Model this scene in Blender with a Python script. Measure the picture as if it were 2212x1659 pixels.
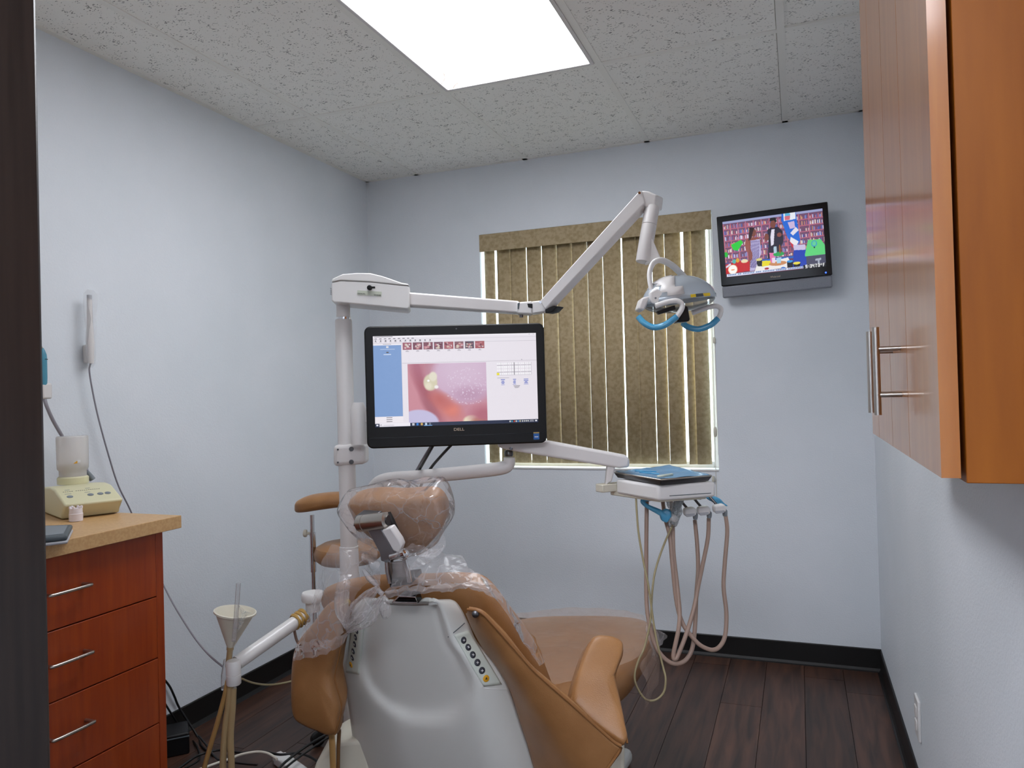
import bpy, bmesh, math, random
import numpy as np
from mathutils import Vector, noise
random.seed(7); rng = np.random.default_rng(7)
for o in list(bpy.data.objects): bpy.data.objects.remove(o)
scene = bpy.context.scene; COL = scene.collection

# ------------------------------------------------------------------ camera
FPX = 1620.8
CAM = np.array([2.1596, -3.5279, 1.2249]); YAW, PITCH, ROLL = .3642, .0109, -.0265
_f = np.array([-math.sin(YAW)*math.cos(PITCH), math.cos(YAW)*math.cos(PITCH), math.sin(PITCH)])
_r = np.array([math.cos(YAW), math.sin(YAW), 0.]); _u = np.cross(_r, _f)
RT = math.cos(ROLL)*_r + math.sin(ROLL)*_u; UP = -math.sin(ROLL)*_r + math.cos(ROLL)*_u; FW = _f
cd = bpy.data.cameras.new('camera'); cam = bpy.data.objects.new('camera', cd); COL.objects.link(cam)
cd.sensor_width = 36; cd.lens = FPX/2212*36; cd.clip_start = .02
from mathutils import Matrix
cam.matrix_world = Matrix([[RT[0], UP[0], -FW[0], CAM[0]], [RT[1], UP[1], -FW[1], CAM[1]], [RT[2], UP[2], -FW[2], CAM[2]], [0, 0, 0, 1]])
scene.camera = cam
# ------------------------------------------------------------------ world, exposure
EXPO = 0.72
vs = scene.view_settings; vs.view_transform = 'Standard'; vs.look = 'None'; vs.gamma = 1; vs.use_curve_mapping = False; vs.exposure = EXPO
world = bpy.data.worlds.new('daylight'); scene.world = world; world.use_nodes = True
bg = world.node_tree.nodes['Background']; bg.inputs[0].default_value = (.86, .95, 1.0, 1); bg.inputs[1].default_value = 5.0
TROFFER = 6.6        # emission of the ceiling troffer lens
HALL = 13.0           # emission of the hall ceiling panel

W, H = 2.456, 2.384
T = .6096
GX = [0, .31, .31+T, .31+2*T, .31+3*T, W]
GY = [0, -.92, -.92-2*T, -3.0]
YN = -3.0            # near wall, room side

def ray(px, py): return FW + RT*(px-1106)/FPX - UP*(py-829.5)/FPX
def P(px, py, z): return CAM + ray(px, py)*z
def on(px, py, ax, v):
    d = ray(px, py); return CAM + d*((v-CAM[ax])/d[ax])
FH = np.array([-math.sin(YAW), math.cos(YAW), 0.]); RH = np.array([math.cos(YAW), math.sin(YAW), 0.]); ZU = np.array([0, 0, 1.])

# ------------------------------------------------------------------ materials
def lin(c):
    c = c.lstrip('#'); v = [int(c[i:i+2], 16)/255 for i in (0, 2, 4)]
    return tuple((x/12.92 if x <= .04045 else ((x+.055)/1.055)**2.4) for x in v)+(1,)
MATS = {}
def mat(name, c, rough=.5, metal=0, c2=None, nscale=20, stretch=(1, 1, 1), bump=0, bscale=200, coat=0, spec=.5, trans=0, alpha=1, contrast=(.35, .65), emit=None, es=0, detail=4):
    m = bpy.data.materials.new(name); m.use_nodes = True; nt = m.node_tree; N, L = nt.nodes, nt.links
    b = N['Principled BSDF']; b.inputs['Base Color'].default_value = lin(c); b.inputs['Roughness'].default_value = rough
    b.inputs['Metallic'].default_value = metal; b.inputs['Specular IOR Level'].default_value = spec
    b.inputs['Coat Weight'].default_value = coat; b.inputs['Coat Roughness'].default_value = .12
    b.inputs['Transmission Weight'].default_value = trans; b.inputs['Alpha'].default_value = alpha
    if emit: b.inputs['Emission Color'].default_value = lin(emit); b.inputs['Emission Strength'].default_value = es
    tc = N.new('ShaderNodeTexCoord'); mp = N.new('ShaderNodeMapping'); mp.inputs['Scale'].default_value = stretch
    L.new(tc.outputs['Object'], mp.inputs[0])
    if c2:
        n = N.new('ShaderNodeTexNoise'); n.inputs['Scale'].default_value = nscale; n.inputs['Detail'].default_value = detail; L.new(mp.outputs[0], n.inputs['Vector'])
        r = N.new('ShaderNodeValToRGB'); r.color_ramp.elements[0].position, r.color_ramp.elements[1].position = contrast
        r.color_ramp.elements[0].color = lin(c); r.color_ramp.elements[1].color = lin(c2)
        L.new(n.outputs['Fac'], r.inputs[0]); L.new(r.outputs[0], b.inputs['Base Color'])
    if bump:
        n2 = N.new('ShaderNodeTexNoise'); n2.inputs['Scale'].default_value = bscale; n2.inputs['Detail'].default_value = 3; L.new(mp.outputs[0], n2.inputs['Vector'])
        bp = N.new('ShaderNodeBump'); bp.inputs['Strength'].default_value = bump; bp.inputs['Distance'].default_value = .003
        L.new(n2.outputs['Fac'], bp.inputs['Height']); L.new(bp.outputs[0], b.inputs['Normal'])
    MATS[name] = m; return m
mat('wall', '#e5e9ee', .55, c2='#e0e5ea', nscale=3, bump=.35, bscale=170, spec=.35)
mat('tbar', '#efede6', .6)
mat('base', '#0c0a09', .45, spec=.4)
mat('jamb', '#2c231f', .38, c2='#221b18', nscale=9, stretch=(14, 14, .6))
mat('wood_l', '#8a2f0a', .36, c2='#a4440f', nscale=7, stretch=(9, 9, .7), coat=.12, contrast=(.3, .75))
mat('wood_r', '#9c5c24', .33, c2='#b07030', nscale=6, stretch=(8, 8, .6), coat=.6, contrast=(.3, .75))
mat('wood_side', '#84470c', .5, c2='#965512', spec=.3, nscale=5, stretch=(7, 7, .7), contrast=(.25, .75))
mat('laminate', '#c39a68', .42, c2='#cda674', nscale=140, contrast=(.4, .6))
mat('dark', '#120f0e', .6)
mat('black', '#060607', .45, spec=.35)
mat('gloss_black', '#08080a', .16)
mat('steel', '#b9b4ad', .28, 1)
mat('lgrey_metal', '#8e8e92', .42, .8)
mat('chrome', '#d8d8da', .1, 1)
mat('gun', '#6b6a6c', .34, 1)
mat('white', '#dcd8d6', .38, spec=.45)
mat('white_hi', '#e4e2e0', .3, coat=.15)
mat('cream', '#d9d4ae', .42)
mat('ivory', '#d8d3c2', .4)
mat('shell', '#dadbd6', .34, spec=.45)
mat('pad', '#d4dad0', .42)
mat('grey_btn', '#3a3c44', .5)
mat('grey', '#7b8288', .5)
mat('lgrey', '#b2b3b8', .5)
mat('dgrey', '#4a5358', .5)
mat('orange', '#e2a41c', .5)
mat('leather', '#a27448', .38, c2='#976a40', nscale=14, bump=.22, bscale=420, spec=.5)
mat('leather_dk', '#74502c', .45)
mat('thread', '#8a5c30', .6)
mat('blue', '#55a8d0', .22, c2='#4699c4', nscale=30, bump=.5, bscale=60, coat=.4)
mat('blue_tray', '#4d86b2', .35, c2='#5b94bd', nscale=18, bump=.5, bscale=45, coat=.3)
mat('aqua', '#4b8fa6', .45)
mat('hose', '#a1887a', .45)
mat('hose_y', '#9b8f6c', .45)
mat('hose_tan', '#b08a54', .4)
mat('hose_clear', '#b39a70', .3, coat=.3)
mat('band', '#b8924c', .45)
mat('cord_grey', '#8d8a92', .5)
mat('cord_black', '#0c0b0c', .4)
mat('cord_white', '#d9d2c4', .45)
mat('gold', '#c8a24a', .3, .6)
mat('yellow', '#e8c61e', .5)
mat('blue_led', '#2244ff', .4, emit='#2a4cff', es=3)
mat('label', '#c6cbbb', .5)
mat('ink', '#2a2a2c', .6)
mat('silver_print', '#c8b49c', .4)
mat('intel_blue', '#1d5fa8', .4)
mat('print_white', '#e8e8e8', .5)
mat('speaker', '#8e9097', .5, .2, c2='#84868e', nscale=400)
mat('frosted', '#ebe3e6', .25, trans=.0)

def film_mat(name, haze, tint='#eeeaec', bump=.6, bscale=25, rough=.14, gloss=.2, lo=.45, crease=.35, base_gloss=.03):
    m = bpy.data.materials.new(name); m.use_nodes = True; nt = m.node_tree; N, L = nt.nodes, nt.links
    out = N['Material Output']; N.remove(N['Principled BSDF'])
    tc = N.new('ShaderNodeTexCoord'); n = N.new('ShaderNodeTexNoise'); n.inputs['Scale'].default_value = bscale; n.inputs['Detail'].default_value = 2; n.inputs['Distortion'].default_value = .6
    L.new(tc.outputs['Object'], n.inputs['Vector'])
    bp = N.new('ShaderNodeBump'); bp.inputs['Strength'].default_value = bump; bp.inputs['Distance'].default_value = .012; 
    vo = N.new('ShaderNodeTexVoronoi'); vo.inputs['Scale'].default_value = bscale*1.3; wv = N.new('ShaderNodeMixRGB'); wv.blend_type = 'LINEAR_LIGHT'; wv.inputs[0].default_value = .03; L.new(tc.outputs['Object'], wv.inputs[1]); L.new(n.outputs['Color'], wv.inputs[2]); L.new(wv.outputs[0], vo.inputs['Vector'])
    ad = N.new('ShaderNodeMath'); ad.operation = 'ADD'; L.new(vo.outputs['Distance'], ad.inputs[0]); L.new(n.outputs['Fac'], ad.inputs[1]); L.new(ad.outputs[0], bp.inputs['Height'])
    tr = N.new('ShaderNodeBsdfTransparent'); df = N.new('ShaderNodeBsdfDiffuse'); df.inputs[0].default_value = lin(tint); tl_ = N.new('ShaderNodeBsdfTranslucent'); tl_.inputs[0].default_value = lin(tint)
    dm = N.new('ShaderNodeMixShader'); dm.inputs[0].default_value = .35; L.new(df.outputs[0], dm.inputs[1]); L.new(tl_.outputs[0], dm.inputs[2])
    n3 = N.new('ShaderNodeTexNoise'); n3.inputs['Scale'].default_value = bscale*.55; n3.inputs['Detail'].default_value = 3; L.new(tc.outputs['Object'], n3.inputs['Vector'])
    r = N.new('ShaderNodeMapRange'); r.inputs[1].default_value = .35; r.inputs[2].default_value = .68; r.inputs[3].default_value = haze*lo; r.inputs[4].default_value = haze; L.new(n3.outputs['Fac'], r.inputs[0])
    ve = N.new('ShaderNodeTexVoronoi'); ve.feature = 'DISTANCE_TO_EDGE'; ve.inputs['Scale'].default_value = bscale*1.3; L.new(wv.outputs[0], ve.inputs['Vector'])
    le = N.new('ShaderNodeMapRange'); le.inputs[1].default_value = 0; le.inputs[2].default_value = .05; le.inputs[3].default_value = crease; le.inputs[4].default_value = 0; L.new(ve.outputs['Distance'], le.inputs[0])
    mk_ = N.new('ShaderNodeMath'); mk_.operation = 'MULTIPLY'; L.new(le.outputs[0], mk_.inputs[0]); L.new(n3.outputs['Fac'], mk_.inputs[1])
    sm_ = N.new('ShaderNodeMath'); sm_.operation = 'ADD'; sm_.use_clamp = True; L.new(r.outputs[0], sm_.inputs[0]); L.new(mk_.outputs[0], sm_.inputs[1])
    m1 = N.new('ShaderNodeMixShader'); L.new(sm_.outputs[0], m1.inputs[0]); L.new(tr.outputs[0], m1.inputs[1]); L.new(dm.outputs[0], m1.inputs[2])
    fr = N.new('ShaderNodeLayerWeight'); fr.inputs['Blend'].default_value = gloss; L.new(bp.outputs[0], fr.inputs['Normal'])
    gl = N.new('ShaderNodeBsdfGlossy'); gl.inputs['Roughness'].default_value = rough; L.new(bp.outputs[0], gl.inputs['Normal'])
    m2 = N.new('ShaderNodeMixShader'); fm = N.new('ShaderNodeMath'); fm.operation = 'MULTIPLY_ADD'; fm.inputs[1].default_value = .75; fm.inputs[2].default_value = base_gloss; L.new(fr.outputs['Fresnel'], fm.inputs[0]); L.new(fm.outputs[0], m2.inputs[0]); L.new(m1.outputs[0], m2.inputs[1]); L.new(gl.outputs[0], m2.inputs[2]); L.new(m2.outputs[0], out.inputs[0])
    MATS[name] = m
film_mat('film', .3, bscale=15, crease=.22, gloss=.12, bump=.8); film_mat('film_head', .2, bscale=15, crease=.3, gloss=.1, bump=.9, base_gloss=.07, rough=.12); film_mat('film_thick', .42, bscale=16, gloss=.12, crease=.2, bump=.7, base_gloss=.06); film_mat('film_leg', .34, '#d2b8a8', bump=.3, bscale=14, rough=.2, gloss=.04, lo=.85, crease=.12, base_gloss=.015)
film_mat('sleeve', .3, '#e0e0e2', bump=.1, bscale=12, gloss=.2, lo=.8, crease=0); film_mat('shield', .3, '#c9d2d6', bump=.0, bscale=5, rough=.06, gloss=.3, lo=.8, crease=0); film_mat('bottle_clear', .72, '#f2eeea', bump=.0, bscale=3, rough=.2, gloss=.15, lo=.95, crease=0)
film_mat('wrap', .3, '#e6eef2', bump=.6, bscale=45, gloss=.25)

def ceiling_mat():
    m = bpy.data.materials.new('tile'); m.use_nodes = True; nt = m.node_tree; N, L = nt.nodes, nt.links
    b = N['Principled BSDF']; b.inputs['Roughness'].default_value = .9
    tc = N.new('ShaderNodeTexCoord'); mp = N.new('ShaderNodeMapping'); mp.inputs['Scale'].default_value = (1, 1, 1)
    g = N.new('ShaderNodeNewGeometry'); L.new(g.outputs['Position'], mp.inputs[0])
    wob = N.new('ShaderNodeTexNoise'); wob.inputs['Scale'].default_value = 60; L.new(mp.outputs[0], wob.inputs[0])
    add = N.new('ShaderNodeMixRGB'); add.blend_type = 'LINEAR_LIGHT'; add.inputs[0].default_value = .008; L.new(mp.outputs[0], add.inputs[1]); L.new(wob.outputs['Color'], add.inputs[2])
    st = N.new('ShaderNodeMapping'); st.inputs['Scale'].default_value = (85, 190, 85); L.new(add.outputs[0], st.inputs[0])
    v = N.new('ShaderNodeTexVoronoi'); v.inputs['Scale'].default_value = 1; L.new(st.outputs[0], v.inputs['Vector'])
    n = N.new('ShaderNodeTexNoise'); n.inputs['Scale'].default_value = 26; L.new(mp.outputs[0], n.inputs[0])
    # fissures: small voronoi cores, only where the noise allows
    sub = N.new('ShaderNodeMath'); sub.operation = 'MULTIPLY_ADD'; sub.inputs[1].default_value = .95; sub.inputs[2].default_value = -.27; L.new(n.outputs['Fac'], sub.inputs[0])
    lt = N.new('ShaderNodeMath'); lt.operation = 'LESS_THAN'; L.new(v.outputs['Distance'], lt.inputs[0]); L.new(sub.outputs[0], lt.inputs[1])
    mx = N.new('ShaderNodeMixRGB'); mx.inputs[1].default_value = lin('#f4f2ec'); mx.inputs[2].default_value = lin('#908f8a'); L.new(lt.outputs[0], mx.inputs[0])
    L.new(mx.outputs[0], b.inputs['Base Color'])
    bp = N.new('ShaderNodeBump'); bp.inputs['Strength'].default_value = .5; bp.inputs['Distance'].default_value = .003; bp.invert = True; L.new(lt.outputs[0], bp.inputs['Height']); L.new(bp.outputs[0], b.inputs['Normal'])
    MATS['tile'] = m
ceiling_mat()
def floor_mat():
    m = bpy.data.materials.new('plank'); m.use_nodes = True; nt = m.node_tree; N, L = nt.nodes, nt.links
    b = N['Principled BSDF']; b.inputs['Roughness'].default_value = .42
    oi = N.new('ShaderNodeObjectInfo'); g = N.new('ShaderNodeNewGeometry'); mp = N.new('ShaderNodeMapping'); mp.inputs['Scale'].default_value = (26, 2.2, 1); L.new(g.outputs['Position'], mp.inputs[0])
    n = N.new('ShaderNodeTexNoise'); n.inputs['Scale'].default_value = 1.4; n.inputs['Detail'].default_value = 8; n.inputs['Distortion'].default_value = .6; L.new(mp.outputs[0], n.inputs[0])
    r = N.new('ShaderNodeValToRGB'); e = r.color_ramp.elements; e[0].position = .3; e[0].color = lin('#2b1d17'); e[1].position = .72; e[1].color = lin('#5a3c2e'); L.new(n.outputs['Fac'], r.inputs[0])
    hs = N.new('ShaderNodeHueSaturation'); mr = N.new('ShaderNodeMapRange'); mr.inputs[3].default_value = .75; mr.inputs[4].default_value = 1.25; L.new(oi.outputs['Random'], mr.inputs[0]); L.new(mr.outputs[0], hs.inputs['Value']); L.new(r.outputs[0], hs.inputs['Color'])
    L.new(hs.outputs[0], b.inputs['Base Color'])
    bp = N.new('ShaderNodeBump'); bp.inputs['Strength'].default_value = .15; bp.inputs['Distance'].default_value = .002; L.new(n.outputs['Fac'], bp.inputs['Height']); L.new(bp.outputs[0], b.inputs['Normal'])
    MATS['plank'] = m
floor_mat()
def vane_mat():
    m = bpy.data.materials.new('vane'); m.use_nodes = True; nt = m.node_tree; N, L = nt.nodes, nt.links
    out = N['Material Output']; b = N['Principled BSDF']; b.inputs['Roughness'].default_value = .75
    g = N.new('ShaderNodeNewGeometry'); n = N.new('ShaderNodeTexNoise'); n.inputs['Scale'].default_value = 62; n.inputs['Detail'].default_value = 5; L.new(g.outputs['Position'], n.inputs[0])
    r = N.new('ShaderNodeValToRGB'); e = r.color_ramp.elements; e[0].position = .36; e[0].color = lin('#a8946e'); e[1].position = .58; e[1].color = lin('#bca885'); L.new(n.outputs['Fac'], r.inputs[0])
    L.new(r.outputs[0], b.inputs['Base Color'])
    t = N.new('ShaderNodeBsdfTranslucent'); t.inputs[0].default_value = lin('#a08c60'); mx = N.new('ShaderNodeMixShader'); mx.inputs[0].default_value = .10
    L.new(b.outputs[0], mx.inputs[1]); L.new(t.outputs[0], mx.inputs[2]); L.new(mx.outputs[0], out.inputs[0]); MATS['vane'] = m
vane_mat()
def emit_mat(name, c, s):
    m = bpy.data.materials.new(name); m.use_nodes = True; nt = m.node_tree; N, L = nt.nodes, nt.links
    N.remove(N['Principled BSDF']); e = N.new('ShaderNodeEmission'); e.inputs[0].default_value = lin(c); e.inputs[1].default_value = s
    L.new(e.outputs[0], N['Material Output'].inputs[0]); MATS[name] = m
emit_mat('lens', '#f6f9ff', TROFFER); emit_mat('hall_lens', '#f2f5ff', HALL)
def screen_mat(name, s):
    m = bpy.data.materials.new(name); m.use_nodes = True; nt = m.node_tree; N, L = nt.nodes, nt.links
    b = N['Principled BSDF']; b.inputs['Base Color'].default_value = (.01, .01, .012, 1); b.inputs['Roughness'].default_value = .25
    a = N.new('ShaderNodeVertexColor'); a.layer_name = 'pix'; L.new(a.outputs[0], b.inputs['Emission Color']); b.inputs['Emission Strength'].default_value = s; MATS[name] = m
screen_mat('lcd', .56); screen_mat('tvlcd', .60)
def pane_mat():
    m = bpy.data.materials.new('pane'); m.use_nodes = True; nt = m.node_tree; N, L = nt.nodes, nt.links
    tr = N.new('ShaderNodeBsdfTransparent'); tr.inputs[0].default_value = (.9, .95, .96, 1); gl = N.new('ShaderNodeBsdfGlossy'); gl.inputs['Roughness'].default_value = .02
    mx = N.new('ShaderNodeMixShader'); mx.inputs[0].default_value = .06; L.new(tr.outputs[0], mx.inputs[1]); L.new(gl.outputs[0], mx.inputs[2]); L.new(mx.outputs[0], N['Material Output'].inputs[0]); MATS['pane'] = m
pane_mat()

# ------------------------------------------------------------------ geometry helpers
ORG = {}
def thing(name, base, label, cat, group=None):
    o = bpy.data.objects.new(name, None); o.empty_display_size = .05; COL.objects.link(o)
    b = np.array(base, float); o.location = b; ORG[o] = b; tag(o, label, cat, group); return o
def tag(o, label, cat=None, group=None, kind=None):
    o['label'] = label
    if cat: o['category'] = cat
    if group: o['group'] = group
    if kind: o['kind'] = kind
    return o
def mk(name, v, faces, m, parent=None, smooth=False, bevel=0, solid=0, subd=0, seg=2):
    v = np.array(v, float); c = (v.min(0)+v.max(0))/2
    me = bpy.data.meshes.new(name); me.from_pydata((v-c).tolist(), [], [list(map(int, f)) for f in faces])
    bm = bmesh.new(); bm.from_mesh(me); bmesh.ops.recalc_face_normals(bm, faces=bm.faces) if not solid else None; bm.to_mesh(me); bm.free()
    me.materials.append(MATS[m])
    o = bpy.data.objects.new(name, me); COL.objects.link(o)
    if parent is not None: o.parent = parent; o.location = c-ORG[parent]
    else: o.location = c
    ORG[o] = c
    if solid:
        tot = sum((np.array(p_.normal)@(CAM-c)*p_.area for p_ in me.polygons))
        if tot < 0: me.flip_normals()
        s = o.modifiers.new('solid', 'SOLIDIFY'); s.thickness = solid; s.offset = -1
    if bevel:
        b = o.modifiers.new('bevel', 'BEVEL'); b.width = bevel; b.segments = seg; b.limit_method = 'ANGLE'; b.angle_limit = .6
    if subd:
        s = o.modifiers.new('sub', 'SUBSURF'); s.levels = subd; s.render_levels = subd
    if smooth or bevel:
        for p in me.polygons: p.use_smooth = True
        if not smooth or bevel: me.set_sharp_from_angle(angle=math.radians(50))
    return o
BF = [(0, 1, 2, 3), (7, 6, 5, 4), (0, 4, 5, 1), (1, 5, 6, 2), (2, 6, 7, 3), (3, 7, 4, 0)]
def box(name, lo, hi, m, parent=None, bevel=0, seg=2):
    x0, y0, z0 = lo; x1, y1, z1 = hi
    return mk(name, [(x0, y0, z0), (x1, y0, z0), (x1, y1, z0), (x0, y1, z0), (x0, y0, z1), (x1, y0, z1), (x1, y1, z1), (x0, y1, z1)], BF, m, parent, bevel=bevel, seg=seg)
def obox(name, c, ax, half, m, parent=None, bevel=0, seg=2):
    c = np.array(c); A = [np.array(a, float)/np.linalg.norm(a)*h for a, h in zip(ax, half)]
    v = [c+sx*A[0]+sy*A[1]+sz*A[2] for sz in (-1, 1) for sx, sy in ((-1, -1), (1, -1), (1, 1), (-1, 1))]
    return mk(name, v, BF, m, parent, bevel=bevel, seg=seg)
def prism(name, outline, ext, m, parent=None, bevel=0, seg=2, smooth=False):
    o = [np.array(p) for p in outline]; n = len(o); ext = np.array(ext)
    v = o+[p+ext for p in o]
    f = [list(range(n)), list(range(2*n-1, n-1, -1))]+[(i, (i+1) % n, (i+1) % n+n, i+n) for i in range(n)]
    return mk(name, v, f, m, parent, bevel=bevel, seg=seg, smooth=smooth)
def cr(pts, k=6, closed=False):
    p = np.array(pts, float); n = len(p)
    if n < 3 and not closed: return np.array([p[0]+(p[-1]-p[0])*t for t in np.linspace(0, 1, k+1)])
    out = []
    for i in range(n if closed else n-1):
        if closed: a, b, c, d = p[(i-1) % n], p[i], p[(i+1) % n], p[(i+2) % n]
        else: a, b, c, d = p[max(i-1, 0)], p[i], p[i+1], p[min(i+2, n-1)]
        for t in np.arange(k)/k:
            out.append(.5*((2*b)+(c-a)*t+(2*a-5*b+4*c-d)*t*t+(3*b-a-3*c+d)*t**3))
    if not closed: out.append(p[-1])
    return np.array(out)
def tube(name, pts, r, m, parent=None, seg=10, k=6, closed=False, flat=None, sm=True):
    p = cr(pts, k, closed) if k > 1 else np.array(pts, float); n = len(p)
    rr = np.interp(np.linspace(0, 1, n), np.linspace(0, 1, len(r)), r) if hasattr(r, '__len__') else np.full(n, r)
    t = np.gradient(p, axis=0); t /= np.linalg.norm(t, axis=1)[:, None]+1e-12
    a = np.array([0, 0, 1.]) if abs(t[0][2]) < .9 else np.array([1., 0, 0]); N0 = a-t[0]*(a@t[0]); N0 /= np.linalg.norm(N0)
    v = []; 
    for i in range(n):
        N0 = N0-t[i]*(N0@t[i]); N0 /= np.linalg.norm(N0); B = np.cross(t[i], N0)
        for j in range(seg):
            ang = 2*math.pi*j/seg; sx, sy = (1, 1) if flat is None else flat
            v.append(p[i]+rr[i]*(math.cos(ang)*N0*sx+math.sin(ang)*B*sy))
    f = []; m_ = n if closed else n-1
    for i in range(m_):
        i2 = (i+1) % n
        for j in range(seg): f.append((i*seg+j, i*seg+(j+1) % seg, i2*seg+(j+1) % seg, i2*seg+j))
    if not closed: f += [list(range(seg))[::-1], [(n-1)*seg+j for j in range(seg)]]
    o = mk(name, v, f, m, parent, smooth=True)
    if sm: o.data.set_sharp_from_angle(angle=math.radians(60))
    return o
def lathe(name, base, axis, prof, m, parent=None, seg=28, open_=False):
    ax = np.array(axis, float); ax /= np.linalg.norm(ax); a = np.array([1., 0, 0]) if abs(ax[0]) < .9 else np.array([0, 1., 0])
    x = np.cross(ax, a); x /= np.linalg.norm(x); y = np.cross(ax, x); base = np.array(base, float); v = []
    for r, h in prof:
        for j in range(seg):
            t = 2*math.pi*j/seg; v.append(base+ax*h+r*(x*math.cos(t)+y*math.sin(t)))
    f = []; n = len(prof)
    for i in range(n-1):
        for j in range(seg): f.append((i*seg+j, i*seg+(j+1) % seg, (i+1)*seg+(j+1) % seg, (i+1)*seg+j))
    if not open_: f += [list(range(seg))[::-1], [(n-1)*seg+j for j in range(seg)]]
    o = mk(name, v, f, m, parent, smooth=True); o.data.set_sharp_from_angle(angle=math.radians(40)); return o
def pillow(name, outline, n, tf, tb, m, parent=None, rings=9, p=3., k=5, crinkle=0, cs=14):
    o = cr(outline, k, True); c = o.mean(0); n = np.array(n, float); n /= np.linalg.norm(n); M = len(o); v = []; f = []
    ss = [1-(i/rings)**1.6 for i in range(rings)]
    for side, t in ((1, tf), (-1, tb)):
        st = len(v)
        for s in ss:
            h = t*(1-s**p)**(1/p)
            for q in o: v.append(c+(q-c)*s+side*n*h)
        v.append(c+side*n*t)
        for i in range(rings-1):
            for j in range(M): f.append((st+i*M+j, st+i*M+(j+1) % M, st+(i+1)*M+(j+1) % M, st+(i+1)*M+j)[::side])
        e = st+rings*M
        for j in range(M): f.append((st+(rings-1)*M+j, st+(rings-1)*M+(j+1) % M, e)[::side])
    if crinkle:
        v = [q+crinkle*np.array(noise.noise_vector(Vector(q)*cs)) for q in v]
    ob = mk(name, v, f, m, parent, smooth=True)
    bm = bmesh.new(); bm.from_mesh(ob.data); bmesh.ops.remove_doubles(bm, verts=bm.verts, dist=1e-5); bmesh.ops.recalc_face_normals(bm, faces=bm.faces); bm.to_mesh(ob.data); bm.free(); return ob
def sheet(name, rows, m, parent=None, k=6, solid=0, crinkle=0, cs=14, fine=0):
    rows = [cr(r, k) for r in rows]; A = np.array(rows); A = np.stack([cr(A[:, j], k) for j in range(A.shape[1])], 1)
    a, b = A.shape[:2]; v = A.reshape(-1, 3)
    if crinkle: v = np.array([q+crinkle*np.array(noise.noise_vector(Vector(q)*cs))+fine*np.array(noise.noise_vector(Vector(q)*cs*3)) for q in v])
    f = [(i*b+j, i*b+j+1, (i+1)*b+j+1, (i+1)*b+j) for i in range(a-1) for j in range(b-1)]
    return mk(name, v, f, m, parent, smooth=True, solid=solid)
def patch(name, outline, m, parent=None, rings=10, k=5, bulge=0, n=None, crinkle=.006, cs=18, fine=.0):
    o = cr(outline, k, True); c = o.mean(0); M = len(o); v = []; f = []
    n = -FW if n is None else np.array(n)
    for i in range(rings):
        s = 1-i/rings
        for q in o: v.append(c+(q-c)*s+n*bulge*(1-s*s))
    v.append(c+n*bulge)
    for i in range(rings-1):
        for j in range(M): f.append((i*M+j, i*M+(j+1) % M, (i+1)*M+(j+1) % M, (i+1)*M+j))
    for j in range(M): f.append(((rings-1)*M+j, (rings-1)*M+(j+1) % M, rings*M))
    v = [np.array(q)+crinkle*np.array(noise.noise_vector(Vector(q)*cs))+fine*np.array(noise.noise_vector(Vector(q)*cs*3.3)) for q in v]
    return mk(name, v, f, m, parent, smooth=True)
def disc(name, c, n, r, h, m, parent=None, seg=16):
    return lathe(name, c, n, [(r, 0), (r, h*.8), (r*.9, h)], m, parent, seg)
def text(name, s, org, ux, uy, h, m, parent=None, font_w=1.0, depth=.0004, align='CENTER'):
    cu = bpy.data.curves.new(name, 'FONT'); cu.body = s; cu.size = 1; cu.align_x = align; cu.align_y = 'CENTER'; cu.extrude = .02
    ob = bpy.data.objects.new(name, cu); COL.objects.link(ob); dg = bpy.context.evaluated_depsgraph_get(); dg.update()
    me = bpy.data.meshes.new_from_object(ob.evaluated_get(dg)); bpy.data.objects.remove(ob)
    ux = np.array(ux)/np.linalg.norm(ux); uy = np.array(uy)/np.linalg.norm(uy); nn = np.cross(ux, uy); v = []
    for q in me.vertices: v.append(np.array(org)+ux*q.co.x*h*1.4*font_w+uy*q.co.y*h*1.4+nn*(q.co.z*depth/.02))
    fs = [list(p.vertices) for p in me.polygons]; bpy.data.meshes.remove(me)
    return mk(name, v, fs, m, parent)

# ------------------------------------------------------------------ SETTING
def struct(o, label, cat): return tag(o, label, cat, kind='structure')
# floor of separate planks running away from the door
fl = box('floor', (-.05, -5.3, -.06), (3.4, .05, -.012), 'dark'); struct(fl, 'dark brown wood-look plank floor of the treatment room', 'floor')
PWD, PLN = .1535, 1.22; cols = 16
plank_me = {}
for i in range(cols):
    y = .0-random.uniform(0, PLN); ys = [0.]
    while ys[-1] > YN-.12:
        ys.append(y if len(ys) == 1 else ys[-1]-PLN)
        if ys[-1] >= ys[-2]: ys[-1] = ys[-2]-PLN
    for j in range(len(ys)-1):
        y1, y0 = ys[j], max(ys[j+1], YN-.14)
        if y1-y0 < .03: continue
        g = .0009
        box('plank', (i*PWD+g, y0+g, -.012), ((i+1)*PWD-g, y1-g, 0), 'plank', fl)
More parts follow.
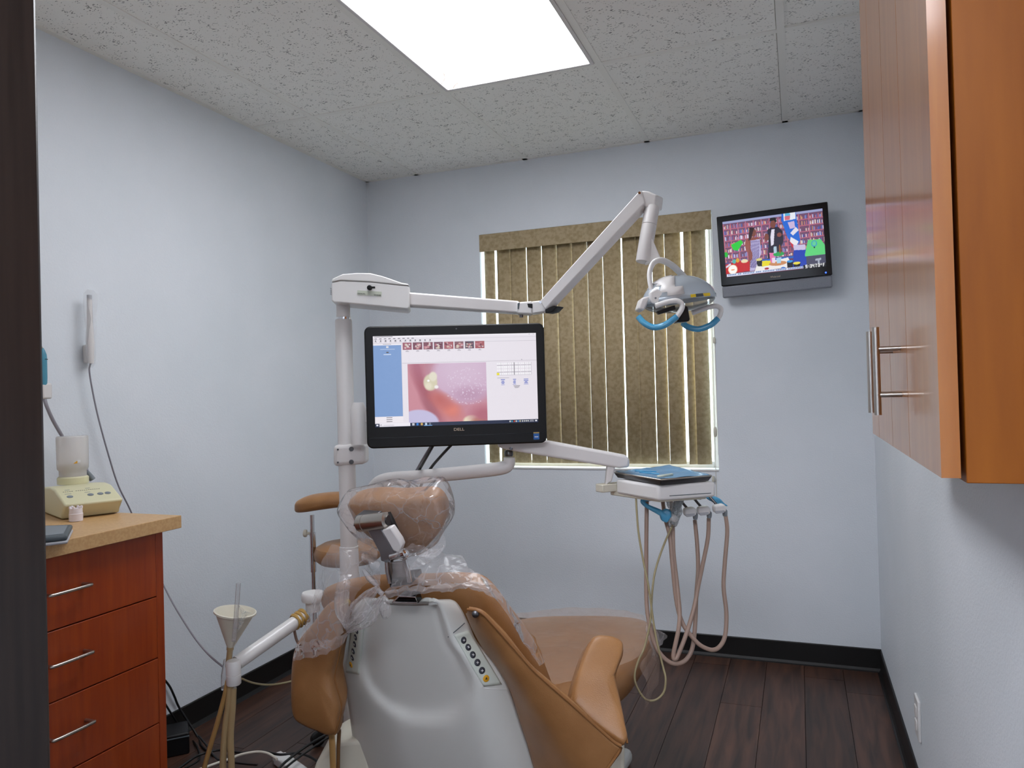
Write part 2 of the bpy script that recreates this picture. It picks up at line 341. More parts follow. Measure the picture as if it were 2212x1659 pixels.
# ceiling: grid of white T bars with separate tiles
ce = box('ceiling', (-.05, -5.3, H+.05), (3.4, .05, H+.1), 'dark'); struct(ce, 'suspended ceiling of fissured white tiles in a white grid', 'ceiling')
b = .012
for x in GX[1:-1]: box('grid_bar', (x-b, YN, H), (x+b, 0, H+.03), 'tbar', ce)
for y in GY[1:-1]:
    for i in range(5): box('grid_bar', (GX[i]+b*(i > 0), y-b, H+.0005), (GX[i+1]-b*(i < 4), y+b, H+.03), 'tbar', ce)
for nm, lo, hi in (('wall_angle', (0, YN, H), (.022, 0, H+.02)), ('wall_angle', (W-.022, YN, H), (W, 0, H+.02)), ('wall_angle', (0, -.022, H), (W, 0, H+.02))): box(nm, lo, hi, 'tbar', ce)
for i in range(5):
    for j in range(3):
        if i == 2 and j == 1: continue
        up = .008 if (i, j) == (4, 1) else .003
        e = .0035
        box('ceiling_tile', (GX[i]+b*.45+e, GY[j+1]+b*.45+e, H+up), (GX[i+1]-b*.45-e-(.004 if i == 3 else 0), GY[j]-b*.45-e, H+up+.018), 'tile', ce, bevel=.002, seg=1)
# walls
WX0, WX1, WZ0, WZ1 = .656, 1.812, .846, 2.034
def holed(name, lab):
    t = .14; v = []; 
    xs = [-.1, WX0, WX1, W+.1]; zs = [-.06, WZ0, WZ1, H+.1]
    for y in (0, t):
        for z in zs:
            for x in xs: v.append((x, y, z))
    f = []
    for i in range(3):
        for j in range(3):
            if i == 1 and j == 1: continue
            a = j*4+i; f.append((a, a+1, a+5, a+4)); f.append((a+16, a+20, a+21, a+17))
    for a, c in ((5, 6), (6, 10), (10, 9), (9, 5)): f.append((a, c, c+16, a+16))
    o = mk(name, v, f, 'wall'); return struct(o, lab, 'wall')
holed('wall_back', 'pale bluish-white end wall with the window in it')
struct(box('wall_left', (-.1, -3.14, -.06), (0, .0, H+.1), 'wall'), 'pale bluish-white textured wall behind the drawer cabinet', 'wall')
struct(box('wall_right', (W, -3.14, -.06), (W+.1, .0, H+.1), 'wall'), 'pale bluish-white wall carrying the hanging wood cabinet', 'wall')
JX = 2.1596-(CAM[1]*-1-3.0)*math.tan(math.radians(53.02)); 
JX = on(88, 829, 1, YN)[0]
struct(box('wall_near', (0, YN-.13, -.06), (JX-.14, YN-.01, H+.1), 'wall'), 'white wall beside the doorway', 'wall')
struct(box('wall_near_header', (JX-.14, YN-.13, 2.15), (W, YN-.01, H+.1), 'wall'), 'white wall above the doorway', 'wall')
dj = thing('door_1', (JX, YN, 0), 'dark brown wooden door frame at the room entrance', 'door frame'); dj['kind'] = 'structure'
box('door_jamb', (JX-.14, YN-.15, 0), (JX, YN+.004, 2.11), 'jamb', dj, bevel=.004)
box('door_jamb', (W-.03, YN-.15, 0), (W-.0, YN+.004, 2.11), 'jamb', dj, bevel=.004)
box('door_head', (JX-.14, YN-.15, 2.11), (W, YN+.004, 2.2), 'jamb', dj, bevel=.004)
# hall behind the photographer
for nm, lo, hi, lab in (('wall_hall_left', (.2, -5.2, -.06), (.3, -3.13, H+.1), 'white hall wall left of the doorway'), ('wall_hall_right', (3.3, -5.2, -.06), (3.4, -3.13, H+.1), 'white hall wall right of the doorway'),
                        ('wall_hall_back', (.2, -5.3, -.06), (3.4, -5.2, H+.1), 'white hall wall opposite the doorway'), ('wall_hall_front', (W+.1, -3.14, -.06), (3.3, -3.0, H+.1), 'white hall wall beside the treatment room')):
    struct(box(nm, lo, hi, 'wall'), lab, 'wall')
hl = thing('hall_light', (1.9, -4.1, H), 'fluorescent ceiling panel in the hall outside the door', 'ceiling light')
box('lens', (1.0, -4.4, H+.03), (2.8, -3.8, H+.04), 'hall_lens', hl)
# baseboards
def cove(name, a, bb, nrm, lab):
    a = np.array(a); bb = np.array(bb); n = np.array(nrm); prof = [(0, .0), (.018, .0), (.012, .004), (.0065, .014), (.006, .092), (.004, .095), (0, .095)]
    o = prism(name, [a+n*d+ZU*z for d, z in prof], bb-a, 'base'); return struct(o, lab, 'baseboard')
cove('baseboard_back', (0, 0, 0), (W, 0, 0), (0, -1, 0), 'black rubber cove base below the window wall')
cove('baseboard_left', (0, YN, 0), (0, -.019, 0), (1, 0, 0), 'black rubber cove base behind the drawer cabinet')
cove('baseboard_right', (W, -.019, 0), (W, YN, 0), (-1, 0, 0), 'black rubber cove base below the wall outlet')
# window
win = thing('window_1', (1.23, .1, WZ0), 'bright daylight window behind the vertical blinds', 'window'); win['kind'] = 'structure'
for lo, hi in (((WX0, .085, WZ0), (WX0+.03, .12, WZ1)), ((WX1-.03, .085, WZ0), (WX1, .12, WZ1)), ((WX0+.03, .085, WZ0), (WX1-.03, .12, WZ0+.03)), ((WX0+.03, .085, WZ1-.03), (WX1-.03, .12, WZ1)), ((1.215, .085, WZ0+.03), (1.25, .12, WZ1-.03))):
    box('window_frame', lo, hi, 'white_hi', win, bevel=.003)
for x0, x1 in ((WX0+.03, 1.215), (1.25, WX1-.03)): box('window_pane', (x0, .1, WZ0+.03), (x1, .104, WZ1-.03), 'pane', win)
box('window_sill', (WX0, -.004, WZ0-.006), (WX1, .085, WZ0+.002), 'white_hi', win, bevel=.002)

# ------------------------------------------------------------------ THINGS: ceiling light
x0, x1, y0, y1 = GX[2], GX[3], GY[2], GY[1]
cl = thing('ceiling_light', ((x0+x1)/2, (y0+y1)/2, H), 'bright rectangular fluorescent troffer set in the tiled ceiling', 'ceiling light')
d = .014
for lo, hi in (((x0+.013, y0+.013, H-.004), (x0+.013+d, y1-.013, H+.03)), ((x1-.013-d, y0+.013, H-.004), (x1-.013, y1-.013, H+.03)), ((x0+.027, y1-.013-d, H-.004), (x1-.027, y1-.013, H+.03)), ((x0+.027, y0+.013, H-.004), (x1-.027, y0+.027, H+.03))):
    box('light_frame', lo, hi, 'white', cl, bevel=.002)
box('lens', (x0+.027, y0+.027, H+.004), (x1-.027, y1-.027, H+.01), 'lens', cl)
for k, pts in enumerate(([(958, 158), (961, 168), (956, 178), (950, 190)], [(988, 180), (981, 186), (978, 195)])):
    tube('crack', [on(a, c, 2, H+.0025) for a, c in pts], .0016, 'thread', cl, seg=6)
pts = [(952, 186), (962, 196), (975, 199), (964, 190)]
# ------------------------------------------------------------------ vertical blind
vb = thing('vertical_blind', (1.23, .03, WZ1), 'tan speckled fabric vertical blind hanging across the window', 'blind')
box('valance', (WX0+.002, -.006, 1.945), (WX1-.002, .0, WZ1-.002), 'vane', vb, bevel=.001)
box('head_rail', (WX0+.01, .012, 1.99), (WX1-.01, .05, WZ1-.006), 'white', vb, bevel=.002)
edges = [1052, 1074, 1108, 1142, 1175, 1208, 1241, 1274, 1307, 1347, 1380, 1413, 1441, 1476, 1500, 1531]
gaps = {1052: 0, 1074: .012, 1108: 0, 1142: .0032, 1175: .0026, 1208: .001, 1241: .0009, 1274: .001, 1307: .0016, 1347: .007, 1380: 0, 1413: .003, 1441: .002, 1476: .015, 1500: .0008}
vx = lambda px: on(px, 760, 1, .03)[0]
for i in range(len(edges)-1):
    a, c = vx(edges[i])+gaps[edges[i]], vx(edges[i+1])+(.004 if gaps.get(edges[i+1], 0) == 0 and i < 14 else 0)
    dy = 0
    tilt = .016 if i >= 12 else .003
    n = 6; v = []
    for z in (WZ0+.022, 1.992):
        for q in range(n+1):
            t = q/n; v.append((a+(c-a)*t, .03+dy+tilt*(t-.5)-.006*math.sin(math.pi*t), z))
    f = [(q, q+1, q+n+2, q+n+1) for q in range(n)]
    mk('vane', v, f, 'vane', vb, smooth=True, solid=.0008)
cx = vx(1541)
tube('pull_cord', [(cx, .004, 1.95), (cx, .002, 1.4), (cx-.002, -.004, .72)], .0012, 'cord_white', vb, seg=6)
tube('wand', [(cx+.008, .006, 1.95), (cx+.012, .004, 1.0), (cx+.012, .004, .95)], .0022, 'white', vb, seg=6)
for px, py, r, h in ((1543, 735, .006, .03), (1545, 933, .008, .045)):
    q = on(px, py, 1, -.002); lathe('cord_weight', q-ZU*h/2, (0, 0, 1), [(r*.5, 0), (r, h*.15), (r, h*.8), (r*.5, h)], 'ivory', vb, seg=12)
q = on(1541, 1035, 1, -.008); lathe('cord_weight', q-ZU*.012, (0, 0, 1), [(.005, 0), (.007, .004), (.005, .026)], 'ivory', vb, seg=12)

# ------------------------------------------------------------------ screens painted as coloured grid meshes
class Ras:
    def __init__(s, w, h, org, U, V):
        s.a = np.zeros((h, w, 3)); s.w, s.h = w, h; s.o = np.array(org, float); s.M = np.linalg.inv(np.array([U, V], float).T)
        yy, xx = np.mgrid[0:h, 0:w]; s.X = (xx+.5); s.Y = (yy+.5)
    def uv(s, p): q = s.M@(np.array(p, float)-s.o); return q[0]*s.w, q[1]*s.h
    def c(s, c): return np.array([int(c[i:i+2], 16)/255 for i in (1, 3, 5)])
    def poly(s, pts, col, a=1., conv=True):
        P_ = [s.uv(p) if conv else (p[0]*s.w, p[1]*s.h) for p in pts]; ins = np.zeros((s.h, s.w), bool)
        for (x0, y0), (x1, y1) in zip(P_, P_[1:]+P_[:1]):
            if y0 == y1: continue
            cnd = ((y0 > s.Y) != (y1 > s.Y)) & (s.X < (x1-x0)*(s.Y-y0)/(y1-y0)+x0); ins ^= cnd
        s.a[ins] = s.a[ins]*(1-a)+s.c(col)*a; return ins
    def rect(s, u0, v0, u1, v1, col, a=1.): return s.poly([(u0, v0), (u1, v0), (u1, v1), (u0, v1)], col, a, False)
    def ell(s, p, r, col, soft=0., conv=True, rot=0, a=1.):
        if conv:
            x, y = s.uv(p); rx = r[0]*abs(s.M[0, 0])*s.w; ry = r[1]*abs(s.M[1, 1])*s.h
        else: x, y = p[0]*s.w, p[1]*s.h; rx, ry = r[0]*s.w, r[1]*s.h
        dx, dy = s.X-x, s.Y-y; c_, s_ = math.cos(rot), math.sin(rot); dx, dy = dx*c_+dy*s_, -dx*s_+dy*c_
        d_ = np.sqrt((dx/rx)**2+(dy/ry)**2); k = np.clip((1+soft-d_)/(2*soft+1e-6), 0, 1) if soft else (d_ < 1)*1.
        k = (k*a)[..., None]; s.a[:] = s.a*(1-k)+s.c(col)*k
    F35 = {'0': '757', '9': 0}
    def glyphs(s, st, u, v, ch, col):
        F = {'0': '111101101101111', '1': '010110010010111', '3': '111001111001111', '4': '101101111001001', '7': '111001010010010', '9': '111101111001111', ':': '000010000010000', 'F': '111100110100100', '°': '010101010000000', ' ': '0'*15}
        x = u
        for g in st:
            bits = F[g]
            for i in range(15):
                if bits[i] == '1': s.rect(x+(i % 3)*ch, v+(i//3)*ch*1.78, x+(i % 3+1)*ch, v+(i//3+1)*ch*1.78, col)
            x += ch*(4 if g != ':' else 3)
def screen(name, R_, corner, ux, uy, wd, ht, m, parent):
    w, h = R_.w, R_.h; ux = np.array(ux); uy = np.array(uy)
    gx, gy = np.meshgrid(np.linspace(0, wd, w+1), np.linspace(0, ht, h+1))
    v = np.array(corner)+gx.reshape(-1, 1)*ux-gy.reshape(-1, 1)*uy; c = v.mean(0)
    i = np.arange(w*h); r, q = i//w, i % w; a = r*(w+1)+q; f = np.stack([a, a+w+1, a+w+2, a+1], 1)
    me = bpy.data.meshes.new(name); me.from_pydata((v-c).tolist(), [], f.tolist()); me.materials.append(MATS[m])
    col = R_.a; col = np.where(col <= .04045, col/12.92, ((col+.055)/1.055)**2.4)
    at = me.color_attributes.new('pix', 'FLOAT_COLOR', 'CORNER'); cc = np.ones((w*h, 4, 4), np.float32); cc[:, :, :3] = col.reshape(-1, 1, 3); at.data.foreach_set('color', cc.reshape(-1))
    o = bpy.data.objects.new(name, me); COL.objects.link(o); o.parent = parent; o.location = c-ORG[parent]; ORG[o] = c; return o

# ---- television
R_ = Ras(300, 170, (235, 480), (1272, -155), (57, 752))
R_.rect(0, 0, 1, 1, '#6e4a68'); R_.rect(0, 0, 1, .04, '#9aa0c8')
bk = ['#c8b8d8', '#8a90c8', '#c06a78', '#d8c8c0', '#5a6ab0', '#a85060', '#e0d8e8', '#7a5080', '#c89070', '#4858a0']
for row in range(7):
    v0 = .05+row*.105; R_.rect(0, v0+.088, 1, v0+.103, '#b0607a')
    u = 0
    while u < 1:
        w_ = random.uniform(.006, .014)
        if random.random() < .8: R_.rect(u, v0+random.uniform(.015, .045), u+w_*.85, v0+.088, random.choice(bk))
        u += w_
for u in (.0, .075, .15, .23, .31, .39, .47, .56, .64, .76, .86): R_.rect(u, .05, u+.009, .78, '#b86a80')
R_.rect(.0, .74, 1, .80, '#5a4a78'); R_.rect(.02, .76, .7, .79, '#1c62c0'); R_.rect(0, .8, 1, 1, '#6a2a48')
R_.poly([(1000, 385), (1175, 350), (1240, 740), (1190, 830), (1080, 700), (1000, 470)], '#1f66d0')
R_.poly([(1025, 375), (1170, 352), (1178, 455), (1030, 480)], '#e4e8f0'); R_.ell((1075, 400), (35, 35), '#5ab0d8'); R_.poly([(1040, 420), (1110, 410), (1105, 465), (1045, 470)], '#d06878')
R_.poly([(1080, 500), (1160, 480), (1175, 570), (1110, 585)], '#c8b4d8'); R_.poly([(1115, 640), (1180, 560), (1220, 600), (1150, 670)], '#e0dce8'); R_.poly([(1120, 690), (1220, 750), (1190, 815), (1110, 760)], '#e8e4ec'); R_.poly([(1100, 740), (1190, 830), (1140, 830)], '#c82838')
R_.poly([(1160, 840), (1310, 835), (1325, 1090), (1150, 1090)], '#1c3fb0'); R_.poly([(1150, 800), (1300, 790), (1310, 860), (1165, 865)], '#c8c0e0')
R_.poly([(1300, 920), (1335, 735), (1490, 720), (1545, 800), (1550, 920), (1300, 950)], '#5fd07a'); R_.ell((1412, 780), (36, 42), '#3f9ec0'); R_.ell((1412, 778), (24, 30), '#62cc9a'); R_.poly([(1405, 820), (1425, 820), (1422, 840), (1408, 840)], '#203040')
R_.poly([(1315, 950), (1558, 920), (1560, 1090), (1325, 1095)], '#4a4a60'); R_.poly([(1430, 980), (1500, 965), (1502, 990), (1480, 1000), (1485, 1040), (1462, 1045), (1458, 1000), (1432, 1005)], '#a8b0c0')
# man in a dark jacket
R_.poly([(820, 600), (870, 560), (960, 555), (1015, 610), (1030, 740), (1000, 830), (1010, 900), (830, 985), (840, 760)], '#221c30'); R_.poly([(875, 590), (915, 585), (905, 790), (870, 810), (862, 700)], '#e0dcec')
R_.ell((893, 520), (36, 52), '#7a4438'); R_.poly([(845, 480), (860, 435), (925, 430), (940, 480), (925, 500), (905, 470), (860, 480)], '#1a1218'); R_.ell((975, 660), (30, 28), '#8a4c40'); R_.ell((815, 690), (28, 50), '#7c4438')
# woman in a striped dress
R_.poly([(555, 720), (600, 690), (700, 690), (745, 730), (740, 1000), (660, 1140), (600, 1140), (585, 960)], '#8a4a40')
R_.poly([(605, 735), (725, 715), (750, 900), (660, 1140), (600, 1145), (615, 950)], '#b8b0d8')
for k in range(7): R_.poly([(612+k*17, 735), (618+k*17, 735), (622+k*15, 1100), (612+k*15, 1100)], '#5a4a88')
R_.ell((640, 630), (38, 55), '#7a4438'); R_.poly([(590, 560), (660, 560), (640, 610), (610, 720), (580, 740)], '#2a1418'); R_.ell((565, 800), (28, 90), '#94524a'); R_.ell((610, 930), (24, 70), '#8a4c44')
# desk, cups, lamp
R_.poly([(350, 790), (480, 725), (510, 760), (440, 870), (380, 860)], '#28c83a'); R_.ell((285, 925), (26, 36), '#20b834')
R_.poly([(280, 1060), (500, 1000), (590, 1010), (600, 1140), (290, 1190)], '#c01c22'); R_.ell((530, 1010), (45, 25), '#e8d8b0'); R_.ell((395, 1015), (25, 30), '#50b0a8'); R_.ell((440, 1000), (24, 30), '#d8a030')
R_.poly([(285, 1085), (345, 1040), (355, 1060), (290, 1110)], '#d8d8e8')
R_.poly([(690, 1060), (1090, 960), (1120, 1020), (1130, 1090), (665, 1145)], '#ece8e8'); R_.poly([(760, 1010), (870, 1000), (890, 1060), (760, 1085)], '#e8d820'); R_.poly([(685, 985), (755, 975), (760, 1080), (700, 1080)], '#18181c'); R_.ell((720, 990), (40, 18), '#d8cc80')
R_.ell((960, 1040), (115, 30), '#c88858'); R_.poly([(850, 900), (920, 900), (925, 1030), (870, 1030)], '#e070a8'); R_.poly([(885, 970), (930, 960), (925, 1035), (890, 1035)], '#e8d8e8'); R_.poly([(940, 970), (1005, 955), (1000, 1035), (950, 1040)], '#a8d0e8')
R_.ell((970, 915), (70, 30), '#28a050'); R_.poly([(905, 820), (940, 815), (945, 900), (910, 905)], '#b0c8d8'); R_.ell((985, 850), (12, 60), '#905028')
R_.poly([(1075, 1010), (1155, 1000), (1150, 1090), (1080, 1095)], '#101018'); R_.ell((1115, 1012), (38, 16), '#3090d8'); R_.poly([(1155, 1035), (1250, 1030), (1235, 1085), (1165, 1085)], '#101018'); R_.ell((1200, 1035), (46, 18), '#e8d848'); R_.ell((1030, 1100), (30, 14), '#3870c8'); R_.ell((820, 1110), (30, 14), '#a82840')
R_.ell((377, 1125), (62, 66), '#f0c8a0'); R_.ell((377, 1125), (54, 58), '#faf6f0'); R_.poly([(355, 1128), (400, 1118), (398, 1132), (358, 1138)], '#e88838')
R_.poly([(295, 1190), (1330, 1070), (1325, 1098), (300, 1225)], '#d4dcf0')
for k in range(46):
    t = k/46
    if random.random() < .85: x_ = 320+t*990; y_ = 1200-t*117; R_.poly([(x_, y_-7), (x_+13, y_-9), (x_+13, y_+9), (x_, y_+11)], '#5872a8')
R_.rect(.78, .935, 1, 1, '#14141c'); R_.glyphs('9:34', .80, .937, .0062, '#f0f0f0'); R_.glyphs('73°F', .895, .937, .0062, '#f0f0f0')
R_.a *= 1.0
tvc = np.array([(1.842+2.295+2.308+1.857)/4, -.075, (1.978+1.992+1.688+1.671)/4]); ra = .035
tu = np.array([math.cos(ra), 0, math.sin(ra)]); tv_ = np.array([-math.sin(ra), 0, math.cos(ra)]); tn = np.array([0, -1., 0])
tl = math.radians(4); tn = np.array([0, -math.cos(tl), -math.sin(tl)])*1.0; tv_ = np.cross(tn, tu)*-1; tv_ = tv_ if tv_[2] > 0 else -tv_
tv = thing('television', (tvc[0], 0, tvc[2]), 'small flat television on the wall right of the window, showing two people', 'television')
TW, TH = .455, .308
obox('bezel', tvc-tn*.0, (tu, tv_, tn), (TW/2, TH/2, .016), 'gloss_black', tv, bevel=.004)
screen('screen', R_, tvc+tn*.0168-tu*(TW/2-.024)+tv_*(TH/2-.026), tu, tv_, TW-.046, TH-.064, 'tvlcd', tv)
obox('speaker_bar', tvc-tv_*(TH/2+.026)-tn*.008, (tu, tv_, tn), (TW/2-.002, .026, .02), 'speaker', tv, bevel=.006)
obox('rear_housing', tvc-tn*.028, (tu, tv_, tn), (TW/2-.05, TH/2-.05, .016), 'black', tv, bevel=.01)
obox('wall_bracket', (tvc[0], -.016, tvc[2]), ((1, 0, 0), (0, 0, 1), (0, 1, 0)), (.09, .08, .016), 'black', tv)
text('brand_lettering', '◊Polaroid', tvc+tn*.0163-tv_*(TH/2-.018), tu, tv_, .0075, 'silver_print', tv)
disc('power_light', tvc+tn*.016+tu*(TW/2-.025)-tv_*(TH/2-.012), tn, .0035, .0012, 'blue_led', tv, 10)

# ---- hanging wall cabinet
FX = 2.312; CZ0 = 1.11
yy = lambda px, py: on(px, py, 0, FX)[1]
ya, ys, ym, ye = yy(2034, 1043), yy(1966, 998), yy(1929, 966), yy(1886, 946)
wc = thing('wall_cabinet', ((FX+W)/2, (ya+ye)/2, CZ0), 'orange-brown wooden cabinet hung on the wall, with two grooved doors', 'cabinet')
box('carcass', (FX+.026, ya+.003, CZ0-.004), (W-.001, ye, H-.002), 'wood_side', wc, bevel=.001)
def door(y0, y1, hy, grooves):
    ed = [y0]+grooves+[y1]
    pts = [(FX+.02, y0), (FX, y0)]
    for g in grooves: pts += [(FX, g-.0015), (FX+.0025, g), (FX, g+.0015)]
    pts += [(FX, y1), (FX+.02, y1)]
    d_ = prism('cabinet_door', [(a, c, CZ0+.002) for a, c in pts], (0, 0, H-.01-CZ0), 'wood_r', wc)
    h = tube('bar_handle', [(FX-.035, hy, 1.173), (FX-.035, hy, 1.313)], .0055, 'steel', d_, seg=14, k=2)
    for z in (1.205, 1.278): tube('handle_post', [(FX-.035, hy, z), (FX+.001, hy, z)], .004, 'steel', d_, seg=10, k=2)
h1, h2 = on(1894, 810, 0, FX-.035)[1], on(1881, 810, 0, FX-.035)[1]
door(ya, ym-.0015, h1, [ys]); door(ym+.0015, ye, h2, [ym+(ye-ym)*.62])
# ---- wall outlet
oa = on(1986, 1550, 0, W); ou = thing('wall_outlet', oa, 'white electrical outlet plate low on the wall below the hanging cabinet', 'outlet')
box('cover_plate', (W-.008, oa[1]-.036, oa[2]-.058), (W, oa[1]+.036, oa[2]+.058), 'white_hi', ou, bevel=.003)
for s in (-1, 1): box('socket', (W-.011, oa[1]-.016, oa[2]+s*.02-.014), (W-.007, oa[1]+.016, oa[2]+s*.02+.014), 'white', ou, bevel=.002)

# ---- drawer cabinet and worktop
CT = .914; cx1 = on(392, 1113, 2, CT)[0]; cy1 = on(392, 1113, 2, CT)[1]
wt = thing('worktop', (cx1/2, (cy1+YN)/2, CT-.032), 'tan laminate worktop on the drawer cabinet', 'worktop')
box('slab', (.001, YN, CT-.034), (cx1, cy1, CT), 'laminate', wt, bevel=.0015)
box('backsplash', (.001, YN, CT), (.02, cy1-.36, CT+.095), 'laminate', wt, bevel=.0015)
fx = cx1-.03; ce_y = on(355, 1300, 0, fx)[1]
dc = thing('drawer_cabinet', (fx/2, (ce_y+YN)/2, 0), 'reddish-brown wooden drawer cabinet with steel wire handles', 'cabinet')
box('carcass', (.001, YN, .09), (fx-.02, ce_y, CT-.035), 'wood_l', dc, bevel=.001)
box('end_stile', (fx-.0195, ce_y-.024, .09), (fx-.001, ce_y, CT-.035), 'wood_l', dc, bevel=.001)
box('toe_kick', (.001, YN, 0), (fx-.08, ce_y-.03, .09), 'dark', dc)
zs = [CT-.037]+[on(355-9, p_, 0, fx)[2] for p_ in (1286, 1419, 1560)]; zs.append(zs[-1]-.17); zs.append(.1)
dy0, dy1 = ce_y-.0255-.46, ce_y-.0255
for i in range(len(zs)-1):
    if zs[i]-zs[i+1] < .05: continue
    dr = box('drawer', (fx-.0195, dy0, zs[i+1]+.0015), (fx, dy1, zs[i]-.0015), 'wood_l', dc, bevel=.0012)
    ym_ = (on(120, 1280, 0, fx+.03)[1]+on(190, 1265, 0, fx+.03)[1])/2; zm = (on(155, 1275, 0, fx+.03)[2], on(150, 1428, 0, fx+.03)[2], on(155, 1583, 0, fx+.03)[2])[i] if i < 3 else zs[i]-.085
    hh = .052
    tube('handle', [(fx, ym_-hh, zm), (fx+.022, ym_-hh, zm), (fx+.03, ym_-hh+.008, zm), (fx+.03, ym_+hh-.008, zm), (fx+.022, ym_+hh, zm), (fx, ym_+hh, zm)], .0042, 'steel', dr, seg=10, k=4)
box('filler_panel', (fx-.0195, YN, .092), (fx-.001, dy0-.003, CT-.037), 'wood_l', dc, bevel=.001)

# ---- ultrasonic scaler unit on the worktop
A = on(139, 1093, 2, CT+.041); Bq = on(266, 1079, 2, CT+.041); u_ = (Bq-A); Lw = np.linalg.norm(u_); u_ /= Lw; w_ = np.array([u_[1], -u_[0], 0])
sc = thing('scaler_unit', A+u_*Lw/2-w_*.09-ZU*.041, 'cream dental scaler unit with a sloping button panel on the worktop', 'dental unit')
prof = [(0, .041), (-.004, .036), (-.03, .012), (-.034, .002), (-.23, .002), (-.24, .012), (-.24, .06), (-.23, .074), (-.15, .079), (-.1, .076), (-.006, .046)]
prism('housing', [A-ZU*.041+w_*d_+ZU*h_ for d_, h_ in prof], u_*Lw, 'cream', sc, bevel=.005, seg=3)
pn = np.cross(u_, w_*(.094)+ZU*(-.03)); pn = pn/np.linalg.norm(pn); pn = pn if pn[2] > 0 else -pn
def panel(s, t): return A-ZU*.041+u_*Lw*s+w_*(-.006-.094*t)+ZU*(.046+.03*t)
for s in (.17, .52, .69, .82):
    lathe('button', panel(s, .42)-pn*.001, pn, [(.0078, 0), (.0078, .002), (.006, .003)], 'grey', sc, 16)
for k in range(18):
    s = .12+k*.036
    if k in (5,): continue
    obox('indicator_mark', panel(s, .78), (u_, np.cross(pn, u_), pn), (.0016, .0009, .0004), 'ink', sc)
for k, (s, w2) in enumerate(((.17, .008), (.5, .007), (.2, .006), (.55, .006))): obox('panel_print', panel(s, (.62, .62, .9, .9)[k]), (u_, np.cross(pn, u_), pn), (w2, .001, .0003), 'grey', sc)
bq = on(158, 1042, 2, CT+.08)
lathe('bottle_collar', bq-ZU*.003, (0, 0, 1), [(.041, 0), (.041, .018), (.037, .022)], 'cream', sc)
hb = on(158, 942, 1, bq[1])[2]
bt = lathe('water_bottle', bq+ZU*.019, (0, 0, 1), [(.036, 0), (.036, .016), (.0405, .022), (.0415, .04), (.042, hb-bq[2]-.022), (.040, hb-bq[2]-.019)], 'bottle_clear', sc)
lathe('water', bq+ZU*.021, (0, 0, 1), [(.034, 0), (.034, .016), (.0385, .022), (.039, .034)], 'bottle_clear', bt)
q0 = on(166, 1003, 1, bq[1]-.042); nn = CAM-q0; nn[2] = 0; nn /= np.linalg.norm(nn); sx = np.array([-nn[1], nn[0], 0])
q0 = bq+nn*.0425+ZU*(q0[2]-bq[2])+sx*.008
prism('warning_sticker', [q0-sx*.007, q0+sx*.004, q0+sx*.004+ZU*.008], nn*.0004, 'orange', bt)
prism('warning_sticker', [q0+sx*.002+ZU*.002, q0+sx*.012-nn*.002+ZU*.002, q0+sx*.012-nn*.002+ZU*.01, q0+sx*.004+ZU*.01], nn*.0004, 'print_white', bt)
cn = on(200, 1036, 2, CT+.08)
lathe('hose_connector', cn, ZU*.9-u_*.5, [(.009, 0), (.008, .012), (.005, .03)], 'grey', sc, 14)
# ---- scaler handpiece on the wall with its hose
hp = on(93, 815, 0, .045)
hd = thing('scaler_handpiece', hp, 'teal scaler handpiece held in a white wall clip beside the door frame', 'handpiece')
lathe('body', on(93, 838, 0, .05), (0, 0, 1), [(.008, 0), (.011, .012), (.012, .03), (.012, .088), (.011, .1), (.007, .112), (.003, .12)], 'aqua', hd, 18)
lathe('ring', on(93, 777, 0, .05), (0, 0, 1), [(.0124, 0), (.0124, .002)], 'ink', hd, 18)
tube('tip', [on(93, 768, 0, .05), on(93, 757, 0, .05), on(90, 748, 0, .055)], [.003, .001], 'steel', hd, seg=8)
q = on(88, 845, 0, .03); obox('wall_clip', q, ((1, 0, 0), (0, 1, 0), (0, 0, 1)), (.03, .016, .024), 'white', hd, bevel=.006, seg=3)
tube('hose', [on(95, 856, 0, .045), on(100, 875, 0, .06), on(113, 905, 0, .06), on(130, 935, 0, .06), on(160, 985, 0, .07), on(185, 1012, 0, .12), cn+ZU*.026-u_*.016], .0052, 'cord_grey', hd, seg=10)
# ---- intraoral camera in a clear sleeve
ic = thing('intraoral_camera', on(193, 770, 0, .0), 'pale intraoral camera wand in a clear sleeve hung on the left wall', 'camera')
obox('holder', on(191, 765, 0, .014), ((1, 0, 0), (0, 1, 0), (0, 0, 1)), (.013, .012, .03), 'white', ic, bevel=.005)
a_, b_ = on(196, 785, 0, .04), on(193, 640, 0, .04)
tube('wand', [a_, a_+(b_-a_)*.3, a_+(b_-a_)*.6, b_], [.009, .012, .009, .007], 'white', ic, seg=14)
tube('wand_tip', [b_-(b_-a_)*.06, b_+ZU*.004], .0074, 'lgrey', ic, seg=12, k=2)
sd = np.array([.35, .93, 0])
patch('sleeve', [a_-sd*.012, a_+sd*.012, a_+(b_-a_)*.5+sd*.018, b_+sd*.022+ZU*.008, b_-sd*.018+ZU*.008, a_+(b_-a_)*.5-sd*.014], 'sleeve', ic, k=3, crinkle=.003, bulge=.012)
cpts = [(a_), on(193, 800, 0, .035), on(199, 840, 0, .03), on(213, 905, 0, .03), on(235, 985, 0, .03), on(256, 1050, 0, .03), on(283, 1105, 0, .03), on(320, 1195, 0, .04), on(356, 1270, 0, .10), on(382, 1318, 0, .25), on(420, 1377, 0, .45), P(452, 1415, 1.98), P(481, 1440, 1.94)]
tube('cord', cpts, .0026, 'cord_grey', ic, seg=8)
